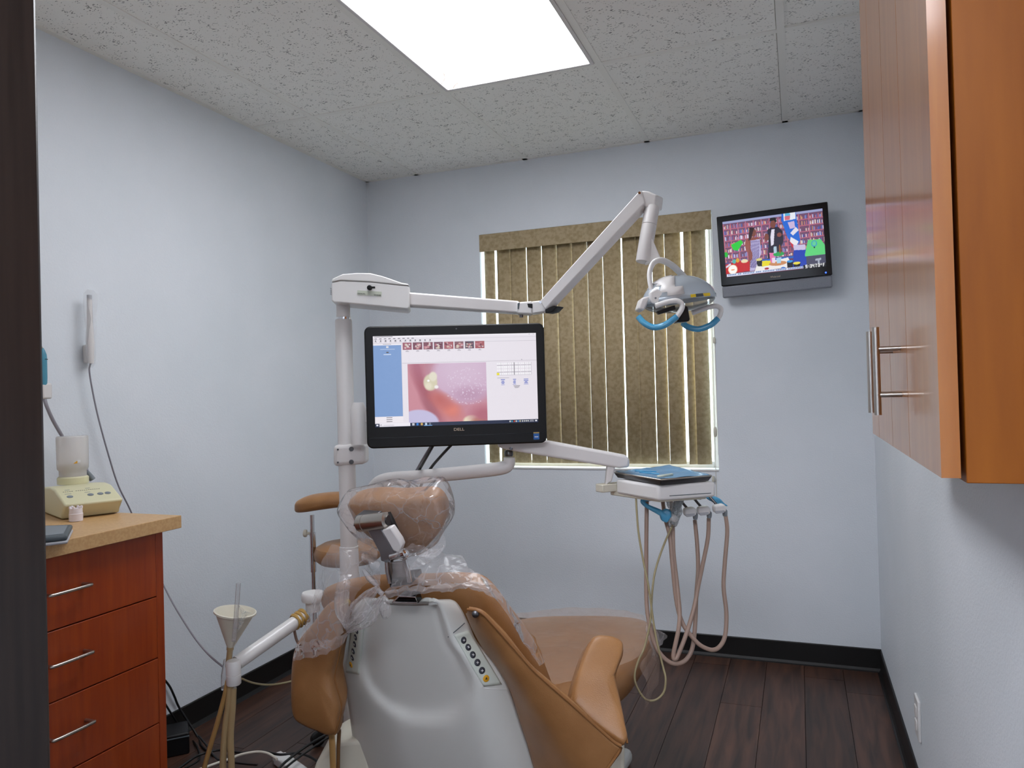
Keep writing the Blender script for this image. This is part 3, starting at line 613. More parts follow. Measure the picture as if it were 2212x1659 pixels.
# ---- grey tray and little cup on the worktop
gt = thing('grey_tray', on(115, 1155, 2, CT), 'shallow dark grey plastic tray at the edge of the worktop', 'tray')
c0, c1, c2, c3 = [on(a, c, 2, CT+.018) for a, c in ((60, 1168), (146, 1158), (158, 1134), (78, 1137))]
def quadprism(nm, cs, z0, z1, m, par, bev): 
    return prism(nm, [np.array([q[0], q[1], z0]) for q in cs], (0, 0, z1-z0), m, par, bevel=bev, seg=3)
quadprism('tray_base', [c0, c1, c2, c3], CT+.001, CT+.008, 'lgrey', gt, .003)
cc = (c0+c1+c2+c3)/4
quadprism('tray_body', [cc+(q-cc)*.98 for q in (c0, c1, c2, c3)], CT+.008, CT+.02, 'dgrey', gt, .005)
quadprism('tray_inset', [cc+(q-cc)*.74 for q in (c0, c1, c2, c3)], CT+.0185, CT+.0215, 'grey', gt, .001)
cp = on(152, 1121, 2, CT)+w_*.055; cu = thing('small_cup', cp, 'small clear plastic cup with a notched rim in front of the scaler unit', 'cup')
lathe('cup_body', cp, (0, 0, 1), [(.0165, .001), (.017, .02), (.016, .021), (.0155, .034)], 'frosted', cu, 20)
for k in range(6):
    t = 2*math.pi*k/6; lathe('rim_tooth', cp+np.array([math.cos(t)*.0135, math.sin(t)*.0135, .034]), (0, 0, 1), [(.003, 0), (.003, .005), (.002, .006)], 'frosted', cu, 8)

# ------------------------------------------------------------------ DENTAL CHAIR (seen from behind)
ca = math.radians(5); EF = np.array([math.sin(ca), math.cos(ca), 0]); ER = np.array([math.cos(ca), -math.sin(ca), 0]); rc = math.radians(18)
NB = -EF*math.cos(rc)-ZU*math.sin(rc); UB = -EF*math.sin(rc)+ZU*math.cos(rc)
QB = P(930, 1450, 1.85)
def BP(px, py, o=0.):
    d_ = ray(px, py); return CAM+d_*(((QB+NB*o-CAM)@NB)/(d_@NB))
ch = thing('dental_chair', (QB[0]+.1, QB[1]+.35, 0), 'tan leather dental chair with a white moulded back shell', 'dental chair')
# white back shell: grid between left and right borders
Lb = [(790, 1290), (772, 1303), (763, 1318), (753, 1360), (746, 1397), (743, 1430), (743, 1465), (748, 1500), (754, 1535), (761, 1590), (771, 1659), (785, 1750), (800, 1830)]
Rb = [(972, 1294), (985, 1300), (998, 1318), (1014, 1350), (1030, 1385), (1062, 1422), (1090, 1465), (1104, 1500), (1118, 1540), (1135, 1590), (1158, 1659), (1180, 1750), (1190, 1830)]
L3, R3 = cr(Lb, 4), cr(Rb, 4); n = len(L3); mcol = 44; v = []
for i in range(n):
    pyr = (i/(n-1))
    for j in range(mcol+1):
        t = j/mcol; px = L3[i][0]*(1-t)+R3[i][0]*t; py = L3[i][1]*(1-t)+R3[i][1]*t
        if i < 8: py += 7*math.sin(math.pi*t)*(1-i/8)*(1 if .25 < t < .8 else .4)
        e = min(t, 1-t); off = .028-.075*max(0, 1-e/.30)**1.8
        off -= .028*max(0, 1-pyr/.06)**2
        # scooped U recess
        uu = (t-.46)/.33; vv = (pyr-.10)/.62
        if vv < 0: dd = abs(uu)**4+(vv/.12)**2
        elif vv < .45: dd = abs(uu)**4
        else: dd = abs(uu)**2.6+((vv-.45)/.5)**2.6
        k = 1/(1+math.exp((dd-1)*9)); off -= .026*k
        v.append(BP(px, py, off))
mc = mcol+1
f = [(i*mc+j, i*mc+j+1, (i+1)*mc+j+1, (i+1)*mc+j) for i in range(n-1) for j in range(mcol)]
sh = mk('back_shell', v, f, 'shell', ch, smooth=True, solid=.01)
tag(sh, 'white moulded plastic shell on the back of the chair')
# key pads lie on the shell surface
from mathutils.bvhtree import BVHTree
BV = BVHTree.FromPolygons([Vector(q) for q in v], f)
def SH(px, py):
    d_ = ray(px, py); h_ = BV.ray_cast(Vector(CAM), Vector(d_/np.linalg.norm(d_)))
    if h_[0] is None:
        h_ = BV.find_nearest(Vector(BP(px, py)))
    nr = np.array(h_[1]); nr = nr if nr@d_ < 0 else -nr
    return np.array(h_[0]), nr
def keypad(corners, dots, led):
    a, b_, c_, d_ = [np.array(q, float) for q in corners]; rows_k = []
    for i_ in range(9):
        rw = []
        for j_ in range(5):
            s_, t_ = j_/4, i_/8; q = a*(1-s_)*(1-t_)+b_*s_*(1-t_)+c_*s_*t_+d_*(1-s_)*t_
            h_, nr = SH(*q); rw.append(h_+nr*.0025)
        rows_k.append(rw)
    kp = sheet('keypad', rows_k, 'pad', ch, k=2, solid=.003)
    def one(q, nm, m_):
        h_, nr = SH(*q); b0 = lathe(nm, h_+nr*.0022, nr, [(.0082, 0), (.0082, .0012), (.0074, .0018)], m_, kp, 18)
        u1 = np.cross(nr, RT); u1 /= np.linalg.norm(u1); u1 = u1 if u1[2] > 0 else -u1; r1 = np.cross(u1, nr); o_ = h_+nr*.0042
        if m_ == 'orange': prism('warning_symbol', [o_-r1*.003-u1*.002, o_+r1*.003-u1*.002, o_+u1*.004], nr*.0003, 'ink', b0)
        else:
            obox('key_symbol', o_, (r1, u1, nr), (.0034, .0007, .0003), 'print_white', b0); obox('key_symbol', o_, (r1, u1, nr), (.0007, .0028, .0003), 'print_white', b0)
    for q in dots: one(q, 'key', 'grey_btn')
    one(led, 'warning_key', 'orange')
keypad([(980, 1371), (1012, 1362), (1083, 1478), (1044, 1482)], [(1000, 1383), (1010, 1399), (1020, 1415), (1030, 1431), (1040, 1448)], (1049, 1465))
keypad([(762, 1345), (786, 1350), (776, 1456), (748, 1452)], [(773, 1362), (770, 1376), (768, 1391), (765, 1406), (763, 1420)], (760, 1435))
sp = [SH(a, c) for a, c in ((968, 1376), (980, 1366), (992, 1356), (1003, 1346))]
tube('seam', [a+c*.0005 for a, c in sp], .0011, 'dgrey', ch, seg=6, k=2)
sp = [SH(a, c) for a, c in ((1040, 1486), (1060, 1488), (1080, 1489), (1094, 1489))]
tube('seam', [a+c*.0004 for a, c in sp], .001, 'white_hi', ch, seg=6, k=2)
# backrest cushion
bo = [(700, 1275), (760, 1250), (840, 1240), (930, 1238), (1000, 1236), (1050, 1248), (1097, 1305), (1151, 1383), (1190, 1470), (1220, 1580), (1235, 1750), (1000, 1800), (850, 1800), (820, 1700), (800, 1560), (765, 1400), (715, 1320)]
pillow('back_cushion', [BP(a, c, -.105) for a, c in bo], NB, .04, .025, 'leather', ch, p=4)
# left side pouch of the upholstery
lo_ = [(706, 1304), (677, 1342), (645, 1388), (632, 1440), (632, 1498), (637, 1547), (660, 1567), (689, 1578), (712, 1586), (731, 1580), (736, 1550), (742, 1518), (737, 1495), (729, 1455), (734, 1423), (741, 1368), (748, 1320), (735, 1290)]
def LP_(a, c): return P(a, c, 1.93+(760-a)*.0004)
pl_ = pillow('side_pouch', [LP_(a, c) for a, c in lo_], -FW*.9+RT*-.2, .035, .06, 'leather', ch, p=2.6, crinkle=.008, cs=9)
tube('piping', [LP_(a, c)-FW*.022 for a, c in ((743, 1370), (737, 1410), (730, 1440), (728, 1460), (733, 1480), (739, 1500), (742, 1520), (737, 1550), (728, 1578))], .0022, 'thread', pl_, seg=6)
# right side wing: leather panel from the shell to a piped hem
hem = [(1010, 1316), (1039, 1322), (1073, 1356), (1120, 1410), (1154, 1448), (1195, 1485), (1242, 1526), (1290, 1570), (1324, 1600), (1341, 1611)]
inn = [(1008, 1326), (1022, 1362), (1045, 1405), (1072, 1440), (1096, 1482), (1112, 1530), (1128, 1578), (1146, 1635), (1160, 1690), (1175, 1760)]
zi = np.linspace(.0, 1, 10); rows = []
for k in range(10):
    a, c = hem[k], inn[k]; b0 = BP(*c, -.03+.0*k)
    zh = ((BP(*a, 0)-CAM)@FW)*(1-zi[k])+1.68*zi[k]; h3 = P(*a, zh-.03)
    row = []
    for s in np.linspace(0, 1, 5):
        q = b0*(1-s)+h3*s; q = q-FW*(.045*math.sin(math.pi*s)*zi[k])-FW*.012*math.sin(math.pi*s); row.append(q)
    rows.append(row)
wing = sheet('side_wing', rows, 'leather', ch, k=5, solid=.008, crinkle=.004, cs=10)
tube('piping', [r_[-1]-FW*.002 for r_ in rows], .0035, 'thread', wing, seg=8)
low = [P(1341, 1611, 1.65), P(1334, 1625, 1.66), P(1300, 1655, 1.68), P(1262, 1690, 1.72), P(1200, 1740, 1.78)]
sheet('wing_fold', [[rows[9][4-i]*(1-s)+low[min(4, i+0)]*s for i in range(5)] for s in (0, .5, 1.)], 'leather', ch, k=5, solid=.006)
snap = rows[1][3]; q = BP(1027, 1326, .03); lathe('snap_button', q, -FW, [(.0085, 0), (.008, .004), (.004, .007)], 'gun', ch, 16)
q = BP(751, 1300, .0); lathe('snap_button', q, -FW, [(.008, 0), (.0075, .004), (.004, .006)], 'gold', ch, 16)
# right arm rest pad
ar = [(1283, 1376), (1305, 1373), (1325, 1377), (1341, 1389), (1342, 1412), (1330, 1450), (1326, 1464), (1337, 1519), (1350, 1575), (1354, 1600), (1341, 1612), (1290, 1575), (1240, 1530), (1232, 1512), (1240, 1478), (1256, 1424), (1270, 1390)]
def AP(a, c): return P(a, c, 1.86-.16*(c-1375)/235)
an = -FW*.75+RT*.15+UP*.45
ap = pillow('arm_rest', [AP(a, c) for a, c in ar], an, .022, .06, 'leather', ch, p=5, crinkle=.004, cs=14)
tube('piping', [AP(a, c)-FW*.012 for a, c in ((1283, 1377), (1325, 1378), (1340, 1390), (1341, 1412), (1327, 1455), (1336, 1519), (1349, 1575), (1353, 1600))], .003, 'thread', ap, seg=6)
tube('piping', [AP(a, c)-FW*.010 for a, c in ((1283, 1377), (1270, 1392), (1256, 1425), (1242, 1478), (1233, 1512))], .003, 'thread', ap, seg=6)
# seat and leg rest
sz = .47; cz = [on(a, c, 2, sz) for a, c in ((1120, 1322), (1260, 1314), (1385, 1320), (1412, 1352), (1372, 1420))]
so = [cz[0], cz[1], cz[2], cz[3], cz[4], QB+EF*.34+ER*.37, QB+EF*.14+ER*.34, QB+EF*.10, QB+EF*.14-ER*.3, QB+EF*.45-ER*.24]
pillow('seat_cushion', [np.array([q[0], q[1], sz-.05]) for q in so], ZU, .045, .06, 'leather', ch, p=4)
box('seat_frame', (QB[0]-.12, QB[1]+.1, .28), (QB[0]+.2, QB[1]+.6, .38), 'shell', ch, bevel=.03, seg=4)
# base column and foot
bc = np.array([QB[0]+.02, QB[1]+.36, 0])
prism('base_column', [bc+ER*a+EF*c for a, c in ((-.16, -.2), (.16, -.2), (.18, .2), (-.18, .2))], ZU*.3, 'shell', ch, bevel=.04, seg=4)
bx_ = P(735, 1660, 2.02); 
fo = [P(668, 1690, 2.1), P(682, 1650, 2.1), P(705, 1618, 2.1), P(728, 1604, 2.1), P(760, 1600, 2.1), P(800, 1600, 2.1), P(800, 1760, 2.1), P(668, 1760, 2.1)]
prism('base_cover', [q for q in fo], FH*.16, 'ivory', ch, bevel=.012, seg=3)
prism('base_plate', [bc+ER*a+EF*c for a, c in ((-.27, -.3), (.27, -.3), (.27, .45), (-.27, .45))], ZU*.05, 'shell', ch, bevel=.02, seg=3)
prism('arm_support', [P(1318, 1606, 1.83), P(1350, 1604, 1.83), P(1352, 1900, 1.83), P(1300, 1900, 1.83)], FH*.05, 'ivory', ch, bevel=.01)
# straps / hoses below the pouch
tube('strap', [P(716, 1580, 1.97), P(718, 1620, 1.97), P(721, 1700, 1.97)], .0095, 'hose_tan', ch, seg=8, flat=(1, .5))
tube('strap', [P(733, 1576, 1.98), P(731, 1620, 1.98), P(730, 1700, 1.98)], .005, 'leather_dk', ch, seg=8)
# head rest
ho = [(757, 1078), (800, 1068), (860, 1070), (925, 1067), (950, 1077), (962, 1101), (961, 1127), (949, 1150), (925, 1176), (900, 1187), (870, 1186), (832, 1168), (800, 1150), (776, 1127), (764, 1104)]
def HP(a, c, o=0.): return BP(a, c, o-.10)
hr = pillow('head_rest', [HP(a, c) for a, c in ho], NB*.9-ZU*.25, .03, .055, 'leather', ch, p=3.5)
# head rest bracket
ax = HP(838, 1124, .09)-HP(776, 1131, .09); c0 = HP(776, 1131, .09); Lx = np.linalg.norm(ax)
br = lathe('head_rest_pivot', c0, ax, [(.016, 0), (.02, .002), (.02, Lx*.2), (.0185, Lx*.21), (.02, Lx*.22), (.02, Lx-.003), (.016, Lx)], 'steel', ch, 28)
lathe('pivot_end', c0+ax, ax, [(.012, 0), (.012, .004)], 'gun', br, 20)
prism('pivot_mount', [HP(a, c, .05) for a, c in ((786, 1100), (826, 1102), (832, 1120), (782, 1122))], NB*.04, 'gun', br, bevel=.004)
tube('pull_lever', [HP(838, 1108, .075), HP(848, 1128, .08), HP(860, 1158, .08)], .007, 'dark', br, seg=10)
prism('bracket_arm', [HP(a, c, .10) for a, c in ((791, 1141), (823, 1142), (849, 1188), (852, 1204), (834, 1216), (822, 1212), (820, 1196))], NB*-.02, 'lgrey_metal', ch, bevel=.003)
prism('bracket_cover', [HP(a, c, .11) for a, c in ((824, 1146), (843, 1140), (862, 1168), (867, 1180), (862, 1194), (849, 1190))], NB*-.02, 'white', ch, bevel=.003)
kx = HP(876, 1194, .11)-HP(846, 1203, .11); lathe('clamp_knob', HP(846, 1203, .11), kx, [(.009, 0), (.009, .03), (.007, .031), (.007, .035), (.011, .036), (.011, .046), (.006, .05)], 'chrome', ch, 20)
for pts in ([(836, 1212), (838, 1234), (843, 1258)], [(874, 1208), (880, 1230), (885, 1256)]):
    tube('bracket_rail', [BP(a, c, .01) for a, c in pts], .0065, 'chrome', ch, seg=10)
prism('bracket_plate', [BP(a, c, .0) for a, c in ((841, 1216), (877, 1214), (883, 1254), (845, 1258))], NB*-.008, 'steel', ch, bevel=.002)
prism('bracket_socket', [BP(a, c, .012) for a, c in ((840, 1257), (887, 1252), (889, 1262), (842, 1270))], NB*-.05, 'dark', ch, bevel=.002)
tube('bracket_loop', [BP(a, c, .03) for a, c in ((848, 1301), (901, 1302), (898, 1290), (862, 1288))], .002, 'chrome', ch, seg=8, k=1, closed=True)
prism('bracket_slot', [BP(a, c, .026) for a, c in ((845, 1302), (903, 1304), (898, 1287), (866, 1285))], NB*-.02, 'gloss_black', ch, bevel=.001)

# ------------------------------------------------------------------ clear plastic covers
fc = thing('head_rest_cover', HP(850, 1190), 'crinkled clear plastic cover pulled over the head rest and knotted behind', 'plastic cover')
hc = [(738, 1078), (757, 1066), (810, 1056), (870, 1056), (935, 1050), (955, 1062), (967, 1098), (966, 1132), (954, 1156), (932, 1180), (905, 1196), (872, 1196), (830, 1180), (795, 1160), (765, 1130), (745, 1105)]
pillow('cover_bag', [HP(a, c) for a, c in hc], NB*.9-ZU*.2, .046, .075, 'film_head', fc, p=3.2, rings=14, k=7, crinkle=.012, cs=16)
KN = BP(816, 1266, .05)
sheet('cover_tail', [[HP(752, 1086, .03), HP(770, 1120, .06), HP(795, 1160, .08)], [HP(775, 1170, .06), HP(795, 1185, .09), HP(815, 1195, .1)], [BP(783, 1205, .05), BP(800, 1215, .07), BP(822, 1222, .06)], [BP(796, 1235, .045), BP(808, 1240, .06), BP(822, 1245, .05)], [KN-RT*.006, KN, KN+RT*.006]], 'film_thick', fc, k=7, crinkle=.007, cs=30, fine=.003)
sheet('cover_tail', [[HP(925, 1178, .05), HP(945, 1160, .03), HP(960, 1130, .0)], [BP(905, 1205, .0), BP(930, 1200, -.01), BP(955, 1185, -.02)], [BP(880, 1225, .0), BP(900, 1225, 0), BP(925, 1215, -.01)]], 'film', fc, k=7, crinkle=.008, cs=26, fine=.003)
bc_ = thing('back_rest_cover', BP(830, 1290), 'crinkled clear plastic sheet wrapped around the chair back and tied in a bow', 'plastic cover')
LQ = lambda a, c, o=0.: P(a, c, 1.86+(760-a)*.0006-o)
sheet('cover_sheet', [[LQ(718, 1178), LQ(745, 1182), LQ(775, 1195), LQ(795, 1220), BP(812, 1258, .05)],
                      [LQ(692, 1222), LQ(720, 1225, .03), LQ(745, 1235, .03), LQ(765, 1258, .02), LQ(780, 1275)],
                      [LQ(678, 1290), LQ(700, 1290, .04), LQ(722, 1290, .05), LQ(742, 1300, .03), LQ(755, 1318, .02)],
                      [LQ(655, 1355), LQ(680, 1345, .04), LQ(705, 1340, .06), LQ(728, 1345, .05), LQ(748, 1355, .04)],
                      [LQ(634, 1425), LQ(660, 1412, .04), LQ(690, 1400, .06), LQ(722, 1386, .06), LQ(750, 1362, .05)]], 'film', bc_, k=8, crinkle=.012, cs=16, fine=.002)
sheet('cover_sheet', [[LQ(640, 1392, .05), LQ(662, 1385, .07), LQ(700, 1384, .08), LQ(735, 1372, .07), LQ(752, 1358, .06)],
                      [LQ(634, 1415, .05), LQ(662, 1408, .07), LQ(700, 1400, .08), LQ(735, 1385, .07), LQ(754, 1362, .06)],
                      [LQ(636, 1428, .05), LQ(665, 1422, .07), LQ(702, 1414, .08), LQ(738, 1396, .07), LQ(756, 1366, .06)]], 'film', bc_, k=8, crinkle=.006, cs=40, fine=.003)
sheet('cover_sheet', [[BP(852, 1196, .02), BP(880, 1178, .0), BP(920, 1182, -.03), BP(958, 1192, -.04), BP(992, 1204, -.05)],
                      [BP(850, 1225, .03), BP(885, 1215, .02), BP(925, 1212, .0), BP(970, 1218, -.01), BP(1012, 1224, -.02)],
                      [BP(846, 1250, .04), BP(885, 1245, .04), BP(930, 1240, .03), BP(985, 1240, .02), BP(1040, 1246, .01)],
                      [BP(835, 1275, .05), BP(885, 1268, .05), BP(935, 1262, .05), BP(990, 1260, .04), BP(1065, 1262, .03)]], 'film', bc_, k=8, crinkle=.011, cs=24, fine=.004)
sheet('cover_band', [[BP(832, 1276, .06), BP(880, 1268, .06), BP(940, 1262, .055), BP(1000, 1258, .05), BP(1045, 1262, .04), BP(1075, 1276, .02)],
                     [BP(832, 1282, .065), BP(880, 1278, .066), BP(940, 1272, .065), BP(1000, 1266, .06), BP(1045, 1272, .045), BP(1082, 1290, .02)],
                     [BP(834, 1288, .06), BP(880, 1286, .06), BP(940, 1279, .06), BP(1000, 1273, .055), BP(1045, 1280, .045), BP(1088, 1305, .02)]], 'film_thick', bc_, k=8, crinkle=.005, cs=45, fine=.003)
sheet('cover_sheet', [[BP(1040, 1244, -.01), BP(1072, 1268, -.01), BP(1100, 1303, -.015), BP(1126, 1342, -.02), BP(1153, 1382, -.02), BP(1178, 1428, -.03)],
                      [BP(1045, 1262, .02), BP(1068, 1290, .02), BP(1090, 1322, .02), BP(1112, 1358, .015), BP(1140, 1400, .01), BP(1165, 1440, 0)]], 'film', bc_, k=8, crinkle=.005, cs=30)
# bow of gathered film
KB = BP(828, 1284, .07)
tube('bow_knot', [KN-FW*.01, (KN+KB)/2-FW*.012, KB], .006, 'film_thick', bc_, seg=10)
def loop(pts, w, o=.08, m='film_thick'):
    p3 = [BP(a, c, o+e) for a, c, e in pts]; d0 = cr(p3, 1)
    rws = []
    for k, q in enumerate(p3):
        t = p3[min(k+1, len(p3)-1)]-p3[max(k-1, 0)]; s = np.cross(t, NB); s /= np.linalg.norm(s)+1e-9
        rws.append([q+s*w[k]*e_+NB*(w[k]*(.65*(1-e_*e_))+(.0035 if m_ % 2 else -.0015)*min(1, w[k]/.012)) for m_, e_ in enumerate(np.linspace(-1, 1, 9))])
    sheet('bow_loop', rws, m, bc_, k=5, crinkle=.0025, cs=22)
loop([(816, 1268, 0), (795, 1290, .01), (775, 1320, .02), (757, 1345, .01), (750, 1358, 0)], [.004, .016, .024, .018, .008])
loop([(828, 1286, 0), (812, 1312, .01), (790, 1338, .015), (768, 1352, .01), (752, 1362, 0)], [.004, .015, .02, .014, .008])
loop([(828, 1286, 0), (832, 1302, .01), (832, 1318, .014), (830, 1334, .006)], [.003, .011, .016, .006], m='film')
loop([(750, 1356, 0), (740, 1325, .01), (738, 1290, .02), (745, 1255, .015), (760, 1250, 0)], [.008, .018, .02, .016, .01])
tube('film_cord', [KN, BP(798, 1248, .05), BP(785, 1230, .05)], [.005, .008, .004], 'film_thick', bc_, seg=10)
lc = thing('leg_rest_cover', np.array([1.55, -1.2, sz]), 'wrinkled clear plastic sheet spread over the leg rest', 'plastic cover')
zt = lambda a, c, z=.488: on(a, c, 2, z)
sheet('cover_sheet', [[zt(1112, 1326), zt(1180, 1318), zt(1255, 1312), zt(1330, 1316), zt(1388, 1326)],
                      [zt(1150, 1372), zt(1210, 1364), zt(1275, 1356), zt(1345, 1352), zt(1404, 1352)],
                      [zt(1175, 1425), zt(1225, 1415), zt(1280, 1405), zt(1345, 1395), zt(1402, 1382)],
                      [zt(1195, 1478), zt(1240, 1468), zt(1288, 1450), zt(1340, 1435), zt(1385, 1415)]], 'film_leg', lc, k=8, crinkle=.0055, cs=15, fine=.0015)
e1 = [zt(1392, 1326), zt(1410, 1352), zt(1410, 1382), zt(1395, 1415), zt(1380, 1440)]
sheet('cover_side', [e1, [q-ZU*.05+RH*.018 for q in e1], [q-ZU*.12+RH*.012 for q in e1]], 'film_leg', lc, k=8, crinkle=.010, cs=18, fine=.002)
patch('cover_corner', [P(1402, 1345, 2.3), P(1412, 1362, 2.3), P(1437, 1368, 2.32), P(1426, 1398, 2.3), P(1410, 1416, 2.28), P(1402, 1395, 2.28), P(1398, 1366, 2.28)], 'film_thick', lc, crinkle=.012, cs=30, fine=.004)

# ------------------------------------------------------------------ OPERATING LIGHT ON POST
PZ = 2.32; pb = P(747, 900, PZ); pxy = np.array([pb[0], pb[1], 0])
zof = lambda py, Z=PZ, px=747: P(px, py, Z)[2]
ol = thing('operating_light', pxy, 'white dental operating light on a jointed arm and tall post', 'dental light')
lathe('post', pxy, (0, 0, 1), [(.055, 0), (.055, .03), (.029, .032), (.029, zof(1180)), (.0258, zof(1180)+.001), (.0258, zof(693)), (.024, zof(690))], 'white', ol)
lathe('post_collar', pxy+ZU*(zof(690)), (0, 0, 1), [(.0215, 0), (.0215, .007)], 'chrome', ol)
lathe('upper_post', pxy+ZU*(zof(690)+.007), (0, 0, 1), [(.021, 0), (.021, zof(655)-zof(690)-.004)], 'white', ol)
# arm housing: body and lid
ZF = 2.25
def PF(a, c, z=ZF): return P(a, c, z)
hdir = FH*.95-RH*.1
body = [(716, 610), (735, 606), (800, 609), (884, 618), (885, 664), (880, 668), (735, 654), (722, 654), (716, 650)]
hs_ = prism('arm_housing', [PF(a, c) for a, c in body], hdir*.13, 'white_hi', ol, bevel=.012, seg=4)
lid = [(716, 609), (718, 602), (740, 592), (770, 589.5), (800, 590), (825, 596), (848, 604), (868, 611), (881, 613), (885, 617.5), (800, 608.5), (735, 605.5)]
prism('housing_lid', [PF(a, c, ZF-.002) for a, c in lid], hdir*.134, 'white_hi', hs_, bevel=.006, seg=3)
fn = -FW; q = PF(799, 622, ZF-.001); lathe('switch_knob', q, fn, [(.0075, 0), (.0075, .008), (.005, .009)], 'black', hs_, 18)
obox('switch_lever', PF(806, 621, ZF-.009), (RT, UP, FW), (.006, .003, .002), 'black', hs_, bevel=.001)
lr = PF(824, 640)-PF(771, 627.5)
lu = RT*math.cos(-.06)+UP*math.sin(-.06); lv = -RT*math.sin(-.06)+UP*math.cos(-.06)
obox('label_plate', PF(798, 633.5, ZF-.0005), (lu, lv, FW), (.0365, .0068, .0007), 'label', hs_)
text('label_lettering', 'MANUAL', PF(781, 634.5, ZF-.0014), lu, lv, .0042, 'ink', hs_)
text('label_lettering', 'SENSOR', PF(815, 637.5, ZF-.0014), lu, lv, .0042, 'ink', hs_)
for k in range(4): obox('vent_slot', PF(717, 624+k*4, ZF+.035), (FH, ZU, RH), (.014, .0012, .002), 'lgrey', hs_)
ZA = 2.28
a1 = prism('horizontal_arm', [P(a, c, z) for a, c, z in ((872, 630, ZA), (1122, 650, ZA+.02), (1122, 677, ZA+.02), (872, 660, ZA))], FH*.05, 'white', ol, bevel=.006, seg=3)
jn = prism('elbow_joint', [P(a, c, ZA+.0) for a, c in ((1116, 653), (1150, 650), (1150, 679), (1116, 677))], FH*.055, 'white_hi', ol, bevel=.005, seg=3)
prism('joint_slot', [P(a, c, ZA-.001) for a, c in ((1139, 656), (1150, 656), (1150, 666), (1141, 664))], FH*.002, 'black', jn)
prism('joint_slot', [P(a, c, ZA-.001) for a, c in ((1118, 655), (1123, 653), (1121, 668), (1118, 668))], FH*.002, 'dgrey', jn)
lathe('joint_bolt', P(1126, 680, ZA+.02), -ZU, [(.006, 0), (.006, .008)], 'gun', jn, 12)
prism('knuckle', [P(a, c, ZA) for a, c in ((1148, 651), (1168, 649), (1192, 660), (1186, 672), (1150, 678))], FH*.05, 'white_hi', ol, bevel=.004)
ext = RH*.026+FH*.034
a2 = prism('lifting_arm', [P(a, c, ZA-.012) for a, c in ((1166, 650), (1381, 412), (1386, 413), (1393, 438), (1177, 668))], ext, 'white_hi', ol, bevel=.004, seg=3)
prism('arm_end_cap', [P(a, c, ZA-.005) for a, c in ((1177, 668), (1196, 660), (1204, 662), (1192, 674), (1178, 677))], ext*.9, 'black', a2, bevel=.002)
for a, c in ((1381, 417), (1167, 653)): lathe('rivet', P(a, c, ZA-.012), -FW, [(.0045, 0), (.004, .003)], 'chrome', a2, 14)
prism('head_joint', [P(a, c, ZA-.008) for a, c in ((1385, 411), (1400, 413), (1418, 421), (1414, 450), (1391, 446))], ext*1.15, 'white_hi', ol, bevel=.004)
t0, t1 = P(1409, 446, ZA+.01), P(1389, 566, ZA-.01); dt = t1-t0; Ld = np.linalg.norm(dt)
ht = lathe('head_tube', t0, dt, [(.02, 0), (.0225, .004), (.0225, Ld*.33), (.0205, Ld*.333), (.0225, Ld*.34), (.0225, Ld*.98), (.021, Ld)], 'white', ol)
prism('tube_fin', [P(a, c, ZA-.022) for a, c in ((1404, 512), (1410, 516), (1427, 556), (1425, 564), (1396, 570))], FH*.03, 'white_hi', ht, bevel=.003)
YZ = 2.24
tube('yoke', [P(a, c, z) for a, c, z in ((1414, 641, YZ-.02), (1406, 620, YZ-.02), (1403, 592, YZ-.01), (1410, 570, YZ), (1426, 562, YZ), (1448, 571, YZ+.03), (1470, 590, YZ+.07), (1488, 612, YZ+.11))], .0095, 'white_hi', ol, seg=12, flat=(.75, 1.1))
# lamp head: reflector dome open below, white hood, clear shield
hc0 = P(1468, 652, 2.26); hu = P(1549, 655, 2.29)-P(1389, 672, 2.2); hu /= np.linalg.norm(hu); hw = FH-hu*(FH@hu); hw /= np.linalg.norm(hw); hv = np.cross(hw, hu); hv = hv if hv[2] > 0 else -hv
LX, LY, LZ = .120, .07, .076
def dome(s, t0_, t1_, scale=1., cut=None):
    vs_ = []; nu, nv = 28, 10
    for i in range(nv+1):
        ph = (math.pi/2)*i/nv
        for j in range(nu):
            th = 2*math.pi*j/nu; x_ = LX*math.cos(th)*math.cos(ph); y_ = LY*math.sin(th)*math.cos(ph); z_ = LZ*math.sin(ph)
            vs_.append((x_, y_, z_))
    return vs_, nu, nv
vs_, nu, nv = dome(1, 0, 1)
V3 = [hc0+hu*a*(1)+hw*c+hv*(e+.10*max(0, -a)*0) for a, c, e in vs_]
fs = [(i*nu+j, i*nu+(j+1) % nu, (i+1)*nu+(j+1) % nu, (i+1)*nu+j) for i in range(nv) for j in range(nu)]
mat('reflector', '#b3bcc4', .18, .3, coat=.6)
lh = mk('reflector_dome', V3, fs, 'reflector', ol, smooth=True, solid=.004)
hv3 = [hc0+hu*a*1.03+hw*c*1.06+hv*(e*1.09+.002) for a, c, e in vs_]
hood_f = [q for q in fs if all(-.092 < vs_[k][0] < -.022 and vs_[k][2] > .006 for k in q)]
used = sorted({k for q in hood_f for k in q}); ix = {k: i for i, k in enumerate(used)}
mk('hood', [hv3[k] for k in used], [[ix[k] for k in q] for q in hood_f], 'white', lh, smooth=True, solid=.005)
hp3 = [hc0+hu*a*.99+hw*c*.99-hv*(e*.42) for a, c, e in vs_]
mk('clear_shield', hp3, fs, 'shield', lh, smooth=True)
lathe('lamp_bulb', hc0-hv*.002, hv, [(.008, 0), (.012, .01), (.008, .03)], 'white_hi', lh, 14)
for k, (a, mm) in enumerate(((.0, 'yellow'), (.02, 'dgrey'), (.05, 'yellow'))):
    obox('warning_label', hc0+hu*(a+.0)-hw*(LY*math.sqrt(max(0, 1-(a/LX)**2))+.0045)+hv*.006, (hu, hv, hw), ((.008, .014, .012)[k], .0045, .0012), mm, lh)
